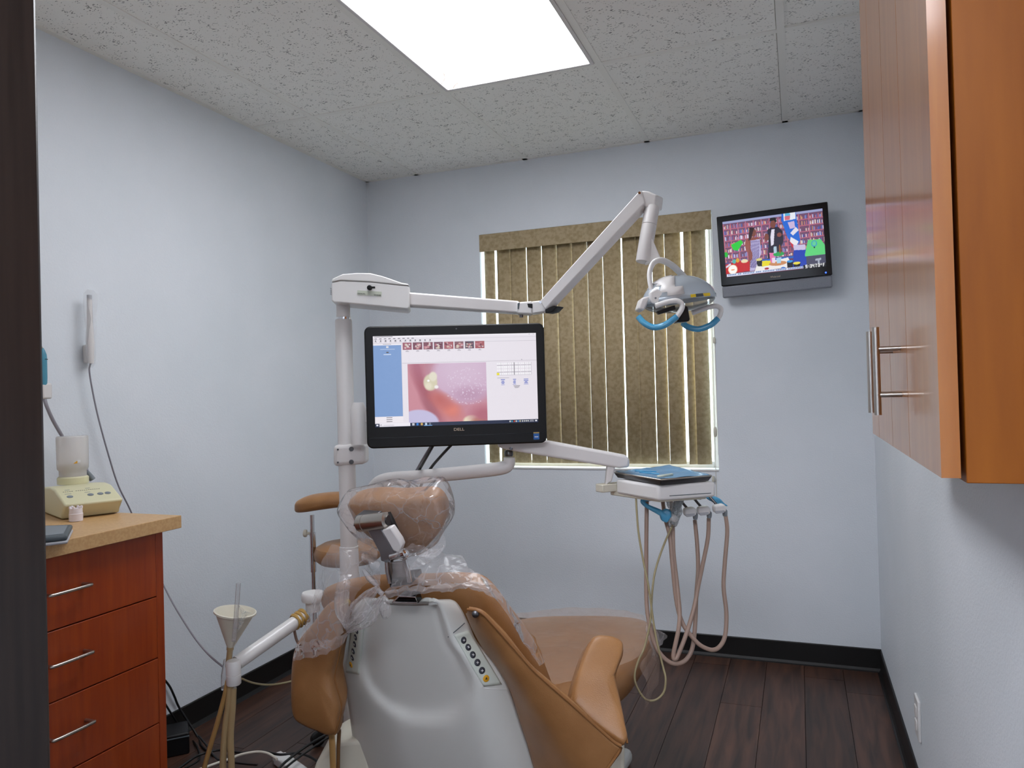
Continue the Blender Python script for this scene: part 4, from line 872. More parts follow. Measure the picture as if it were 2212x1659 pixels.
pv = P(1414, 641, 2.19); prism('pivot_block', [P(a, c, 2.185) for a, c in ((1404, 630), (1420, 622), (1432, 632), (1431, 652), (1422, 658), (1410, 656), (1404, 645))], FH*.035, 'white_hi', ol, bevel=.005, seg=3)
lathe('pivot_screw', P(1416, 644, 2.184), -FW, [(.003, 0), (.003, .002)], 'grey', ol, 12)
prism('rear_cover', [P(a, c, 2.2) for a, c in ((1386, 643), (1405, 639), (1399, 656), (1392, 671), (1379, 667))], FH*.07, 'white', ol, bevel=.005)
prism('sensor_box', [P(a, c, 2.19) for a, c in ((1462, 696), (1478, 660), (1486, 662), (1491, 690), (1488, 694))], FH*.05, 'black', ol, bevel=.005)
prism('lamp_bracket', [P(a, c, 2.185) for a, c in ((1418, 672), (1458, 659), (1460, 668), (1424, 679))], FH*.02, 'black', ol, bevel=.002)
def handle(pts, z, cut):
    p3 = [P(a, c, z+dz) for a, c, dz in pts]
    g = tube('handle', p3[:cut+1], .0078, 'white_hi', ol, seg=12)
    tube('handle_wrap', p3[cut:], .0092, 'blue', g, seg=12, k=8)
handle([(1416, 661, 0), (1440, 653, 0), (1462, 650, 0), (1473, 657, 0), (1472, 668, 0), (1462, 684, 0), (1436, 702, 0), (1412, 707, .01), (1392, 698, .02), (1379, 684, .03)], 2.17, 5)
handle([(1495, 676, 0), (1520, 667, 0), (1545, 661, 0), (1557, 667, 0), (1556, 679, 0), (1551, 688, 0), (1535, 702, 0), (1509, 711, .01), (1486, 706, .02), (1475, 698, .03)], 2.3, 5)

# ------------------------------------------------------------------ MONITOR on the post
mn = Ras(420, 236, (115, 183), (1887, -42), (25, 1055))
mn.rect(0, 0, 1, 1, '#ece6ee'); mn.rect(0, 0, 1, .018, '#f6f2f8'); mn.rect(0, .018, 1, .078, '#ebe6ee'); mn.rect(0, .08, 1, .083, '#c8c4ce'); mn.rect(.0, .04, 1, .042, '#d4d0da')
for u in np.arange(.01, .26, .028): mn.rect(u, .024, u+.014, .032, '#77737c')
mn.rect(.006, .006, .12, .012, '#9a96a0')
for u in np.arange(.012, .36, .03):
    mn.rect(u, .048, u+.008, .06, '#5a5a60'); mn.rect(u-.003, .064, u+.011, .069, '#98949c')
for u in (.955, .98): mn.rect(u, .007, u+.006, .012, '#8a868e')
mn.rect(0, .083, .17, .1, '#f4f0f6'); mn.rect(.06, .088, .11, .094, '#88848c')
mn.rect(0, .102, .168, .885, '#7f9fd0'); mn.rect(.168, .09, .172, .95, '#dcd6e0')
mn.rect(.078, .112, .092, .13, '#e0e0e8'); mn.rect(.042, .142, .13, .149, '#d4e0f4'); mn.rect(.078, .172, .092, .186, '#5a5048'); mn.rect(.062, .2, .108, .207, '#d4e0f4')
for k in range(3): mn.rect(0, .89+k*.021, .172, .909+k*.021, '#f4eef4'); mn.rect(.07, .896+k*.021, .105, .902+k*.021, '#8a848c')
tc_ = ['#a06070', '#7a4858', '#84505e', '#7c5262', '#a86068', '#8a6068', '#5a4a58', '#a85c60']
for k in range(8):
    u = .178+k*.0634; mn.rect(u, .076, u+.056, .156, tc_[k])
    for _ in range(14):
        cx_, cy_ = u+random.uniform(.01, .045), random.uniform(.09, .145)
        mn.ell((cx_, cy_), (random.uniform(.003, .01), random.uniform(.004, .014)), random.choice(['#c88a94', '#d8c8b8', '#6a3844', '#b87078', '#e0d8d8']), conv=False, soft=.3)
    mn.rect(u+.02, .166, u+.034, .17, '#8a868e'); mn.rect(u+.018, .173, u+.038, .178, '#9a96a0')
mn.rect(.172, .302, 1, .305, '#c0bac4')
pu0, pu1, pv0, pv1 = .204, .686, .315, .962
X_, Y_ = (mn.X/mn.w-pu0)/(pu1-pu0), (mn.Y/mn.h-pv0)/(pv1-pv0); ins = (X_ >= 0) & (X_ <= 1) & (Y_ >= 0) & (Y_ <= 1)
keep = mn.a.copy(); uv_ = lambda x, y: (pu0+x*(pu1-pu0), pv0+y*(pv1-pv0)); sc_ = lambda x, y: (x*(pu1-pu0), y*(pv1-pv0))
mn.rect(0, 0, 1, 1, '#c88a98')
def el(x, y, rx, ry, c, s=.3, rot=0, a=1.): mn.ell(uv_(x, y), sc_(rx, ry), c, s, False, rot, a)
el(.05, .5, .22, .5, '#cc8c98', .5); el(.14, .15, .07, .5, '#b06a7c', .6, -.3); el(.3, .1, .1, .4, '#b87a88', .5, -.2); el(.26, .6, .06, .4, '#a85c68', .7, -.5)
el(.72, .22, .40, .46, '#cfb0c8', .12); el(.7, .1, .34, .3, '#d6bcd2', .5); el(.78, .55, .2, .12, '#c09ab4', .6)
el(.5, .78, .2, .13, '#d07870', .7, .75); el(.55, .80, .07, .07, '#e08070', .9); el(.4, .62, .12, .1, '#c06864', .8, .6); el(.28, .78, .05, .22, '#a86470', .6, -.6)
el(.12, 1.02, .26, .24, '#c6c0e0', .06); el(.8, 1.0, .11, .1, '#e8dcc0', .15); el(.9, 1.02, .1, .08, '#c09860', .3)
el(.95, .9, .15, .14, '#b46878', .6)
el(.285, .32, .088, .14, '#d8d0b4', .12); el(.32, .22, .05, .08, '#e6e0cc', .2); el(.26, .38, .04, .06, '#e8e0c8', .4); el(.36, .4, .025, .03, '#f4f0f0', .3); el(.26, .29, .016, .018, '#ffffff', .3)
for _ in range(110):
    a, r_ = random.uniform(0, 6.28), random.random()**.5; x_, y_ = .74+.26*r_*math.cos(a), .36+.28*r_*math.sin(a)
    if x_ < .99 and y_ < .72: el(x_, y_, random.uniform(.003, .008), random.uniform(.006, .014), '#ece0f2', .5, 0, random.uniform(.3, .8))
for t in np.linspace(0, 1, 13): el(.5+.42*t+random.uniform(-.02, .02), .56+.14*math.sin(t*2.4)+random.uniform(-.02, .02), random.uniform(.004, .012), random.uniform(.005, .009), '#f0e6f4', .5, 0, .75)
new = mn.a.copy(); mn.a[:] = keep; mn.a[ins] = new[ins]
for k in range(16):
    u = .752+k*.0134; mn.rect(u, .325, u+.010, .345, '#f8f6fa'); mn.rect(u, .352, u+.012, .355, '#9a96a0'); mn.rect(u, .362, u+.010, .385, '#f8f6fa'); mn.rect(u, .40, u+.010, .42, '#f8f6fa'); mn.rect(u, .428, u+.012, .431, '#8e8a94'); mn.rect(u, .438, u+.010, .458, '#f8f6fa'); mn.rect(u+.0115, .32, u+.0125, .46, '#c8c4cc')
mn.rect(.752, .355, .965, .357, '#b8b4bc'); mn.rect(.752, .462, .965, .464, '#d0ccd4'); mn.rect(.858, .32, .861, .46, '#8a868e'); mn.rect(.75, .436, .766, .462, '#f0e42c')
mn.rect(.752, .49, .826, .496, '#a09ca6')
for cx_, w3 in ((.787, .015), (.859, .011), (.931, .015)):
    for k in range(5): ww = w3*random.uniform(.5, 1); mn.rect(cx_-ww, .51+k*.014, cx_+ww, .518+k*.014, '#6878c8')
for k in range(3): mn.rect(.853+k*.003, .582+k*.012, .893-k*.006, .588+k*.012, '#a49fa8')
mn.rect(.905, .29, .909, .296, '#9a96a0')
mn.rect(0, .962, 1, 1, '#1a2440'); mn.rect(.026, .958, .213, .997, '#f2eef6'); mn.ell((.036, .98), (.005, .009), '#444450', conv=False); mn.ell((.036, .98), (.0035, .0062), '#f2eef6', conv=False); mn.rect(.05, .977, .115, .985, '#a8a4b0'); mn.rect(.008, .972, .02, .988, '#e8e8f4')
for u, c in ((.225, '#c8c8d0'), (.25, '#2f7fd8'), (.275, '#d8b058'), (.302, '#c8d8e8'), (.327, '#6a7484')): mn.rect(u, .968, u+.012, .99, c)
mn.rect(.295, .993, .345, .999, '#6aa0d8')
for k in range(10): mn.rect(.822+k*.0125, .972, .829+k*.0125, .986, ['#e8e8e8', '#40a0c0', '#d05030', '#e0e0e0', '#5090d8', '#d8d0b0', '#c8c8c8', '#c8c8c8', '#d8d8d8', '#d8d8d8'][k])
mn.rect(.948, .969, .972, .976, '#d0d0d8'); mn.rect(.945, .982, .974, .989, '#d0d0d8'); mn.rect(.982, .97, .992, .988, '#e0e0e8')
m0, m1, m2, m3 = P(784, 705, 2.19), P(1173, 698, 2.235), P(1184, 956, 2.235), P(795, 970, 2.19)
mu = (m1-m0)+(m2-m3); mw = np.linalg.norm(mu)/2; mu /= np.linalg.norm(mu); mvv = (m0-m3)+(m1-m2); mh = np.linalg.norm(mvv)/2; mvv -= mu*(mvv@mu); mvv /= np.linalg.norm(mvv)
mN = np.cross(mu, mvv); mc0 = (m0+m1+m2+m3)/4
mo = thing('monitor', mc0-mvv*mh/2, 'black all-in-one computer monitor on the post, showing a tooth photo', 'monitor')
rr_ = .018; ol_ = []
for sx_, sy_, a0 in ((1, 1, 0), (-1, 1, 90), (-1, -1, 180), (1, -1, 270)):
    for k in range(6):
        t = math.radians(a0+k*18); ol_.append(mc0+mu*(sx_*(mw/2-rr_)+rr_*math.cos(t))+mvv*(sy_*(mh/2-rr_)+rr_*math.sin(t)))
prism('bezel', ol_, -mN*.028, 'black', mo, bevel=.004)
prism('rear_case', [mc0+(q-mc0)*.8-mN*.028 for q in ol_], -mN*.03, 'black', mo, bevel=.01)
sw, shh = mw*.905, mh*.745
screen('screen', mn, mc0+mN*.0008-mu*(sw/2-.0)+mvv*(mh/2-mh*.082), mu, mvv, sw, shh, 'lcd', mo)
text('brand_lettering', 'DELL', mc0+mN*.0008-mvv*(mh*.5-mh*.135)+mu*.004, mu, mvv, .0085, 'silver_print', mo, font_w=1.2)
obox('badge', mc0+mN*.0008+mu*(mw/2-.032)-mvv*(mh/2-.022), (mu, mvv, mN), (.0085, .011, .0006), 'intel_blue', mo)
obox('badge_stripe', mc0+mN*.0016+mu*(mw/2-.032)-mvv*(mh/2-.031), (mu, mvv, mN), (.0085, .0016, .0004), 'gold', mo)
obox('badge_print', mc0+mN*.0016+mu*(mw/2-.032)-mvv*(mh/2-.019), (mu, mvv, mN), (.0055, .0012, .0004), 'print_white', mo)
obox('lower_edge_line', mc0+mN*.0004-mvv*(mh*.5-mh*.085), (mu, mvv, mN), (mw*.485, .0006, .0006), 'gloss_black', mo)
lathe('webcam', mc0+mN*.0+mvv*(mh/2-.012)+mu*.004, mN, [(.002, 0), (.002, .0006)], 'gun', mo, 10)
# mount: vertical tube beside the post and clamp
sxy = P(775, 915, PZ-.055); mt = lathe('mount_tube', np.array([sxy[0], sxy[1], zof(958)]), (0, 0, 1), [(.024, 0), (.024, zof(870)-zof(958)-.02), (.015, zof(870)-zof(958))], 'white', mo)
obox('mount_arm', (np.array([sxy[0], sxy[1], zof(905)])+mc0-mN*.055)/2-ZU*.0, (mc0-mN*.05-np.array([sxy[0], sxy[1], zof(905)]), ZU, np.cross(mc0-sxy, ZU)), (np.linalg.norm(mc0-mN*.05-sxy)/2, .02, .012), 'white', mo, bevel=.004)
clm = prism('post_clamp', [P(a, c, PZ-.035) for a, c in ((719, 962), (788, 958), (789, 1003), (719, 1008))], FH*.07, 'white', mo, bevel=.012, seg=3)
for a, c, r_ in ((730, 971, .003), (759, 970, .0075), (730, 999, .003), (759, 998, .0075)):
    lathe('clamp_screw', P(a, c, PZ-.035), -FW, [(r_, 0), (r_*.9, .003), (r_*.4, .0031)], 'gun', clm, 14)
tube('cable', [P(936, 962, 2.24), P(920, 990, 2.3), P(905, 1016, 2.36), P(885, 1048, 2.38), P(870, 1090, 2.38), P(840, 1250, 2.38)], .0042, 'cord_black', mo, seg=8)
tube('cable', [P(931, 962, 2.25), P(914, 990, 2.31), P(899, 1016, 2.37), P(880, 1048, 2.39), P(866, 1090, 2.39), P(838, 1250, 2.39)], .003, 'cord_grey', mo, seg=8)
tube('cable', [P(974, 962, 2.24), P(950, 988, 2.3), P(930, 1012, 2.36), P(911, 1045, 2.38), P(900, 1090, 2.38), P(862, 1250, 2.38)], .0045, 'cord_black', mo, seg=8)

# ------------------------------------------------------------------ DELIVERY UNIT
tz = .985
du = thing('delivery_unit', np.array([1.79, -1.3, .91]), 'white dental delivery unit on a swinging arm, with hoses hanging below', 'dental unit')
tube('swing_arm', [P(798, 1100, 2.4), P(803, 1066, 2.38), P(816, 1045, 2.36), P(842, 1035, 2.35), (P(908, 1030, 2.34)), P(1012, 1020, 2.32), P(1080, 1012, 2.31), P(1098, 1004, 2.31), P(1100, 988, 2.31)], [.0215, .0215, .0215, .0215, .0215, .021, .0205, .019, .0175], 'white', du, seg=20)
lathe('arm_pivot', P(1099, 986, 2.31), ZU, [(.012, 0), (.014, .004), (.014, .014), (.011, .02)], 'gun', du, 18)
prism('upper_arm', [P(a, c, z) for a, c, z in ((1074, 956, 2.28), (1100, 951, 2.28), (1187, 953, 2.27), (1352, 984, 2.24), (1361, 992, 2.24), (1360, 1010, 2.24), (1338, 1012, 2.24), (1110, 975, 2.28), (1076, 967, 2.28))], FH*.05, 'white', du, bevel=.008, seg=3)
lathe('arm_screw', P(1104, 969, 2.279), -FW, [(.005, 0), (.004, .003)], 'gun', du, 12)
Lc, Fc, Rc = [on(a, c, 2, .955) for a, c in ((1330, 1035), (1421, 1048), (1546, 1040))]; Bc = Lc+Rc-Fc
zb = on(1424, 1081, 0, Fc[0])[2]
ub = prism('console', [np.array([q[0], q[1], zb]) for q in (Lc, Fc, Rc, Bc)], ZU*(.955-zb), 'white_hi', du, bevel=.008, seg=3)
Lb_, Fb_, Rb_ = [np.array([q[0], q[1], 0]) for q in (Lc, Fc, Rc)]; dl = (Lb_-Fb_)/np.linalg.norm(Lb_-Fb_)
prism('console_base', [np.array([q[0], q[1], zb-.006]) for q in (Lc+dl*.03, Fc+(Bc-Fc)*.08, Rc-(Rc-Fc)*.1+(Lc-Fc)*.08, Bc+dl*.02)], ZU*.02, 'ivory', du, bevel=.003)
obox('bracket_end', Lc+dl*.018-ZU*.025, (dl, np.cross(ZU, dl), ZU), (.018, .05, .012), 'ivory', du, bevel=.003)
prism('arm_mount', [P(a, c, 2.25) for a, c in ((1312, 1006), (1330, 1006), (1322, 1040), (1308, 1048))], FH*.03, 'white', du, bevel=.004)
ed = (Rc-Fc)/np.linalg.norm(Rc-Fc); en = np.cross(ed, ZU); en = en if en@FW < 0 else -en
obox('console_line', Fc+(Rc-Fc)*.55+en*.0008-ZU*.032, (ed, ZU, en), (np.linalg.norm(Rc-Fc)*.36, .0009, .0005), 'dgrey', ub)
for px in (1489, 1512): q = on(px, 1079, 2, zb-.012); lathe('hose_port', q, ZU, [(.004, 0), (.004, .014)], 'gun', du, 12)
q = on(1351, 1073, 2, zb-.014); lathe('foot_knob', q, ZU, [(.006, 0), (.007, .01), (.005, .016)], 'lgrey', du, 12)
HZ = 2.25
hoses = [[(1567, 1112), (1571, 1148), (1566, 1213), (1563, 1267), (1569, 1322), (1567, 1369), (1557, 1394), (1539, 1404), (1513, 1394), (1492, 1372), (1473, 1343), (1461, 1296), (1452, 1213), (1447, 1159), (1437, 1120), (1432, 1084)],
         [(1531, 1120), (1529, 1163), (1517, 1224), (1508, 1267), (1499, 1314), (1484, 1365), (1466, 1412), (1458, 1424), (1455, 1412), (1466, 1358), (1468, 1322), (1463, 1267), (1455, 1195), (1453, 1130), (1450, 1084)],
         [(1501, 1124), (1506, 1177), (1508, 1231), (1504, 1286), (1502, 1340), (1497, 1394), (1484, 1423), (1463, 1434), (1441, 1427), (1419, 1401), (1405, 1358), (1397, 1304), (1396, 1213), (1397, 1097), (1398, 1074)]]
for k, h in enumerate(hoses): tube('hose', [P(a, c, HZ+(.04, .03, .045)[k]-.15*math.sin(math.pi*i/(len(h)-1))) for i, (a, c) in enumerate(h)], .0062, 'hose', du, seg=12)
thin = [(1374, 1068), (1374, 1079), (1379, 1148), (1390, 1213), (1401, 1267), (1411, 1340), (1420, 1390), (1432, 1440), (1438, 1466), (1434, 1495), (1416, 1512), (1394, 1510), (1376, 1484), (1371, 1459), (1378, 1430), (1392, 1398), (1405, 1340), (1409, 1278), (1416, 1231), (1434, 1177), (1453, 1135)]
tube('thin_hose', [P(a, c, HZ-.03-.16*math.sin(math.pi*i/20)) for i, (a, c) in enumerate(thin)], .003, 'hose_y', du, seg=8)
# hand pieces in their holders
for nm, a, c, lab in (('first', 1492, 1108, 'white handpiece holder clip nearest the blue-sleeved syringe under the console'), ('second', 1522, 1105, 'white handpiece holder clip between the other two under the console'), ('third', 1556, 1101, 'white handpiece holder clip under the console, beside the blue-wrapped tip')):
    t = thing('handpiece_holder', P(a, c, HZ), lab, 'holder', 'handpiece holders under the console')
    prism('holder_clip', [P(a+x_, c+y_, HZ-.02) for x_, y_ in ((-13, -8), (8, -12), (14, -6), (13, 6), (-10, 9), (-14, 2))], FH*.028, 'white_hi', t, bevel=.006, seg=3)
    prism('holder_slot', [P(a+x_, c+y_, HZ-.021) for x_, y_ in ((-12, 3), (9, 1), (9, 7), (-9, 9))], FH*.002, 'lgrey', t, bevel=.001)
    lathe('hose_joint', P(a+10, c+14, HZ-.004), P(a+10, c, HZ-.004)-P(a+10, c+14, HZ-.004), [(.006, 0), (.0075, .006), (.0075, .016), (.005, .02)], 'grey', t, 14)
    tube('support_rod', [P(a-4, c-6, HZ+.01), P(a-16, c-20, HZ+.03), P(a-26, c-32, HZ+.05)], .004, 'gun', t, seg=8)
sy = thing('air_water_syringe', P(1450, 1115, HZ-.02), 'syringe in a blue plastic sleeve hanging under the front of the console', 'syringe')
tube('sleeve', [P(1430, 1078, HZ-.0), P(1400, 1078, HZ-.02), P(1388, 1082, HZ-.03), P(1396, 1092, HZ-.035), P(1420, 1104, HZ-.04), P(1440, 1114, HZ-.04)], [.004, .007, .007, .006, .0085, .011], 'blue', sy, seg=12)
pillow('sleeve_bunch', [P(a, c, HZ-.04) for a, c in ((1426, 1106), (1436, 1098), (1448, 1104), (1450, 1116), (1440, 1128), (1428, 1122))], -FW, .012, .012, 'blue', sy, crinkle=.004, cs=60)
tube('syringe_body', [P(1440, 1112, HZ-.04), P(1453, 1118, HZ-.04), P(1462, 1124, HZ-.04)], [.009, .011, .008], 'white_hi', sy, seg=14)
tube('syringe_head', [P(1452, 1132, HZ-.03), P(1458, 1110, HZ-.03), P(1462, 1092, HZ-.03), P(1466, 1078, HZ-.03)], [.007, .009, .012, .010], 'grey', sy, seg=14)
pillow('clear_bag', [P(a, c, HZ-.04) for a, c in ((1440, 1082), (1455, 1070), (1474, 1072), (1474, 1090), (1467, 1118), (1458, 1136), (1446, 1132), (1446, 1105))], -FW, .02, .02, 'wrap', sy, crinkle=.007, cs=50, rings=10)
bt_ = thing('wrapped_tip', P(1550, 1086, HZ), 'instrument tip in a blue sleeve behind the console corner', 'dental instrument')
pillow('blue_sleeve', [P(a, c, HZ+.06) for a, c in ((1524, 1073), (1545, 1072), (1560, 1082), (1572, 1094), (1562, 1092), (1546, 1088), (1534, 1082))], -FW, .01, .01, 'blue', bt_, crinkle=.004, cs=50)
# tray
tr = thing('instrument_tray', on(1430, 1022, 2, .965), 'steel tray lined with blue sheet on top of the delivery unit', 'tray')
c4 = [on(a, c, 2, .973) for a, c in ((1328, 1020), (1427, 1036), (1536, 1027), (1447, 1006))]; cc = sum(c4)/4
def rim(s, z): return [np.array([cc[0]+(q[0]-cc[0])*s, cc[1]+(q[1]-cc[1])*s, z]) for q in c4]
prism('tray_pan', rim(.93, .957), ZU*.004, 'gun', tr, bevel=.002)
for i in range(4):
    a, c, d_, e = rim(.93, .958)[i], rim(.93, .958)[(i+1) % 4], rim(1, .971)[(i+1) % 4], rim(1, .971)[i]
    nrm = np.cross(c-a, e-a); nrm /= np.linalg.norm(nrm)
    prism('tray_wall', [a, c, d_, e], nrm*.002, 'gun', tr)
tube('tray_rim', [q for q in rim(1.0, .972)], .0028, 'steel', tr, seg=8, k=1, closed=True)
rows_ = []
A4 = rim(.98, .9745)
for i in range(5):
    rows_.append([])
    for j in range(5):
        s, t = i/4, j/4; q = A4[0]*(1-s)*(1-t)+A4[1]*s*(1-t)+A4[2]*s*t+A4[3]*(1-s)*t; e_ = min(s, 1-s, t, 1-t)
        rows_[-1].append(q+ZU*(-.008 if e_ > .1 else 0.001))
sheet('tray_liner', rows_, 'blue_tray', tr, k=5, crinkle=.003, cs=30, solid=.0006)
for k, (p0_, p1_) in enumerate((((1382, 1020), (1424, 1024)), ((1372, 1017), (1418, 1019)), ((1420, 1030), (1452, 1025)))):
    t = thing('instrument_pack', on(*p0_, 2, .969), ('slim steel instrument in the middle of the blue tray liner', 'slim steel instrument at the far side of the blue tray liner', 'pale instrument pack at the front of the blue tray liner')[k], 'dental instrument')
    tube('instrument', [on(*p0_, 2, .977), on((p0_[0]+p1_[0])/2, (p0_[1]+p1_[1])/2, 2, .979), on(*p1_, 2, .977)], (.0022, .002, .004)[k], ('blue', 'blue', 'label')[k], t, seg=8)

# ------------------------------------------------------------------ ASSISTANT ARM
aa = thing('suction_unit', P(590, 1400, 2.0), 'white tubular assistant arm beside the chair with suction hoses', 'dental unit')
e0, e1_ = P(658, 1330, 2.12), P(512, 1432, 1.95)
tube('arm_tube', [e0, e1_], .0185, 'white_hi', aa, seg=20, k=4)
lathe('arm_cap', P(676, 1298, 2.14), ZU, [(.03, 0), (.032, .004), (.032, .02), (.029, .025)], 'white_hi', aa)
lathe('arm_swivel', P(676, 1320, 2.14), ZU, [(.02, 0), (.02, .035)], 'white', aa)
dr_ = (e1_-e0)/np.linalg.norm(e1_-e0)
for k in range(6):
    c_ = e0+dr_*(.002+k*.0065)+np.array([0, 0, .002*(k % 2)]); nb = dr_*.96+UP*.25*(1 if k % 2 else -1)
    x_ = np.cross(nb, UP); x_ /= np.linalg.norm(x_); y_ = np.cross(x_, nb); y_ /= np.linalg.norm(y_)
    tube('rubber_band', [c_+.0205*(x_*math.cos(t)+y_*math.sin(t)) for t in np.linspace(0, 2*math.pi, 17)[:-1]], .003, 'band', aa, seg=6, k=1, closed=True)
sb = lathe('holder_block', P(505, 1479, 1.925), ZU, [(.016, 0), (.0185, .003), (.0185, .026), (.0178, .0265), (.0178, .0275), (.0185, .028), (.0185, .058), (.016, .062)], 'white_hi', aa)
tube('clear_holder', [P(490, 1425, 1.95), P(486, 1460, 1.95), P(482, 1490, 1.95)], [.008, .01, .005], 'sleeve', aa, seg=12)
for pts, r_, m_ in (([(492, 1470), (486, 1500), (470, 1560), (452, 1620), (436, 1680), (425, 1740)], .0062, 'hose_tan'), ([(498, 1480), (494, 1520), (486, 1580), (482, 1640), (480, 1720)], .0085, 'hose_clear'), ([(504, 1486), (502, 1530), (498, 1590), (500, 1650), (502, 1720)], .0085, 'hose_clear')):
    tube('suction_hose', [P(a, c, 1.93+.0003*i*(c-1480)/10) for i, (a, c) in enumerate(pts)], r_, m_, aa, seg=12)
tube('thin_line', [P(522, 1466, 1.95), P(550, 1476, 2.0), P(585, 1479, 2.05), P(628, 1472, 2.08), P(680, 1455, 2.1)], .0026, 'hose_y', aa, seg=8)
tube('strap', [P(635, 1356, 2.11), P(640, 1380, 2.12), P(650, 1400, 2.13)], .004, 'hose', aa, seg=8)
sf = thing('suction_funnel', P(497, 1420, 1.94), 'cream plastic suction funnel standing upright in the assistant arm', 'funnel')
ftop, fbot = P(508, 1322, 1.94), P(497, 1402, 1.94); fd = ftop-fbot; FL = np.linalg.norm(fd)
lathe('cone', fbot, fd, [(.007, 0), (.009, .006), (.048, FL-.004), (.053, FL-.002), (.053, FL+.002), (.05, FL+.003), (.046, FL-.002), (.007, .012)], 'ivory', sf, open_=True, seg=32)
lathe('stem', P(493, 1440, 1.945), fbot-P(493, 1440, 1.945), [(.0075, 0), (.0075, .045), (.009, .047), (.009, .055)], 'hose_clear', sf, 16)
st = thing('saliva_straw', P(503, 1385, 1.92), 'clear plastic suction straw leaning in front of the cream funnel', 'straw')
tube('tube', [P(505, 1385, 1.87), P(510, 1330, 1.87), P(515, 1260, 1.87)], .0055, 'sleeve', st, seg=12)
sheet('clear_wrapper', [[P(502, 1380, 1.895), P(508, 1330, 1.89), P(514, 1305, 1.89)], [P(506, 1380, 1.885), P(524, 1330, 1.88), P(530, 1318, 1.88)], [P(508, 1382, 1.895), P(530, 1335, 1.89), P(545, 1325, 1.89)]], 'wrap', st, k=5, crinkle=.003, cs=40)

# ------------------------------------------------------------------ ASSISTANT STOOL by the left wall
SZ = 2.72
sl = thing('assistant_stool', np.array([*(P(735, 1200, SZ)[:2]), 0]), 'tan padded stool with an arm pad on a chrome post behind the light post', 'stool')
apd = [(637, 1096), (641, 1083), (665, 1071), (700, 1065), (735, 1063), (775, 1064), (800, 1072), (790, 1090), (735, 1095), (690, 1101), (656, 1106), (640, 1105)]
pillow('arm_pad', [P(a, c, SZ) for a, c in apd], -FW, .05, .07, 'leather', sl, p=2.4)
po = P(674, 1112, SZ+.0)
pb2 = np.array([po[0], po[1], .3]); lathe('arm_post', pb2, ZU, [(.0085, 0), (.0085, po[2]-.3)], 'chrome', sl, 14)
lathe('arm_sleeve', np.array([po[0], po[1], P(674, 1235, SZ)[2]]), ZU, [(.0115, 0), (.0115, P(674, 1150, SZ)[2]-P(674, 1235, SZ)[2])], 'chrome', sl, 14)
kq = P(674, 1152, SZ); kd = P(657, 1152, SZ)-kq; lathe('arm_knob', kq, kd, [(.005, 0), (.005, .018), (.013, .019), (.014, .026), (.012, .03)], 'ivory', sl, 16)
sc0 = np.array([*(P(752, 1200, SZ)[:2]), 0]); zs_ = P(735, 1195, SZ)[2]
lathe('seat', sc0+ZU*(zs_-.035), ZU, [(.04, 0), (.1, .004), (.118, .02), (.121, .04), (.113, .06), (.09, .072), (.04, .076)], 'leather', sl, 32)
lathe('seat_column', sc0, ZU, [(.03, .08), (.03, .25), (.02, .26), (.02, zs_-.03)], 'chrome', sl, 20)
tube('arm_bar', [pb2, (pb2+sc0+ZU*.3)/2, np.array([sc0[0], sc0[1], zs_-.04])], .009, 'chrome', sl, seg=10)
for k in range(5):
    t = 2*math.pi*k/5+.365; e_ = sc0+np.array([math.cos(t)*.13, math.sin(t)*.13, .06])
    lg = tube('base_leg', [sc0+ZU*.1, e_], [.016, .011], 'black', sl, seg=10, k=3)
    lathe('caster', e_+np.array([-math.sin(t)*.012, math.cos(t)*.012, -.034]), (math.sin(t), -math.cos(t), 0), [(.02, 0), (.025, .004), (.025, .02), (.02, .024)], 'black', lg, 16)

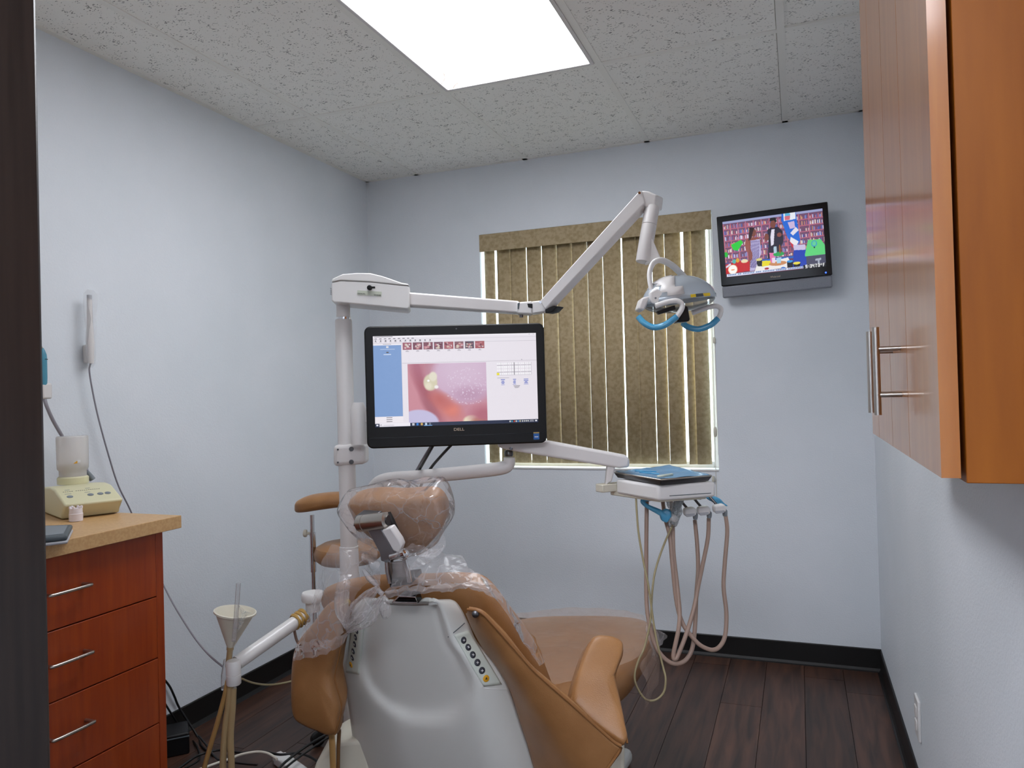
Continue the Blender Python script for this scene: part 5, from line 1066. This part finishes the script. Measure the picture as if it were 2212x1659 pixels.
# ------------------------------------------------------------------ clutter on the floor at the left wall
fp = lambda a, c, z=.006: on(a, c, 2, z)
pbx = thing('power_supply', fp(385, 1640, 0), 'black power supply box on the floor beside the drawer cabinet', 'power supply')
q0, q1 = fp(330, 1645, 0), fp(410, 1628, 0); dx_ = (q1-q0)/np.linalg.norm(q1-q0); dn = np.array([-dx_[1], dx_[0], 0])
ps = prism('case', [q0, q1, q1+dn*.11, q0+dn*.11], ZU*.075, 'black', pbx, bevel=.006)
tube('case_ridge', [q0+ZU*.062-dn*.001, q1+ZU*.062-dn*.001], .0025, 'dgrey', ps, seg=6, k=2)
cbs = [([(350, 1462), (366, 1482), (377, 1505), (388, 1530), (425, 1588), (436, 1612), (462, 1632)], .004, 'cord_black', 'black cable running down the wall beside the drawer cabinet'),
       ([(352, 1512), (372, 1545), (392, 1575), (408, 1592), (425, 1612), (430, 1640), (400, 1659)], .0035, 'cord_black', 'black cable hanging behind the drawer cabinet to the power supply'),
       ([(380, 1665), (420, 1636), (450, 1625), (480, 1620), (520, 1626), (570, 1624), (605, 1630), (640, 1627), (668, 1634), (690, 1648)], .0042, 'cord_black', 'black cable lying across the floor behind the white adapter'),
       ([(575, 1690), (610, 1652), (650, 1620), (690, 1595), (720, 1580)], .0042, 'cord_black', 'black cable lying over the white adapter toward the chair'),
       ([(600, 1672), (640, 1640), (680, 1612), (716, 1588)], .0036, 'cord_black', 'black cable beside the one over the white adapter'),
       ([(430, 1590), (448, 1612), (470, 1640), (500, 1646), (530, 1650), (556, 1652)], .0036, 'cord_black', 'tangled black cable on the floor below the suction hoses'),
       ([(425, 1664), (470, 1648), (500, 1638), (520, 1630), (555, 1624), (580, 1628), (598, 1640)], .0042, 'cord_white', 'white power cord leading to the white adapter on the floor')]
for k, (pts, r_, m_, lab) in enumerate(cbs):
    p3 = [on(a, c, 0, .014+.014*k) if (k < 2 and i < 4) else fp(a, c, r_+(.045 if k in (3, 4) else .03 if k == 2 and i > 4 else 0)+.0095*k) for i, (a, c) in enumerate(pts)]
    tag(tube('power_cable', p3, r_, m_, None, seg=8), lab, 'cable', 'cables on the floor by the left wall')
ad = thing('power_adapter', fp(600, 1650, 0), 'white plug adapter lying on the floor between the cables', 'adapter')
g0, g1 = fp(590, 1652, .0), fp(640, 1690, .0); gx = (g1-g0)/np.linalg.norm(g1-g0); gn = np.array([-gx[1], gx[0], 0]); gn = gn if gn@FH > 0 else -gn
prism('adapter_body', [g0, g1, g1+gn*.045, g0+gn*.045], ZU*.03, 'white_hi', ad, bevel=.006, seg=3)
obox('plug', g0-gx*.008+gn*.022+ZU*.016, (gx, gn, ZU), (.012, .016, .012), 'white', ad, bevel=.003)
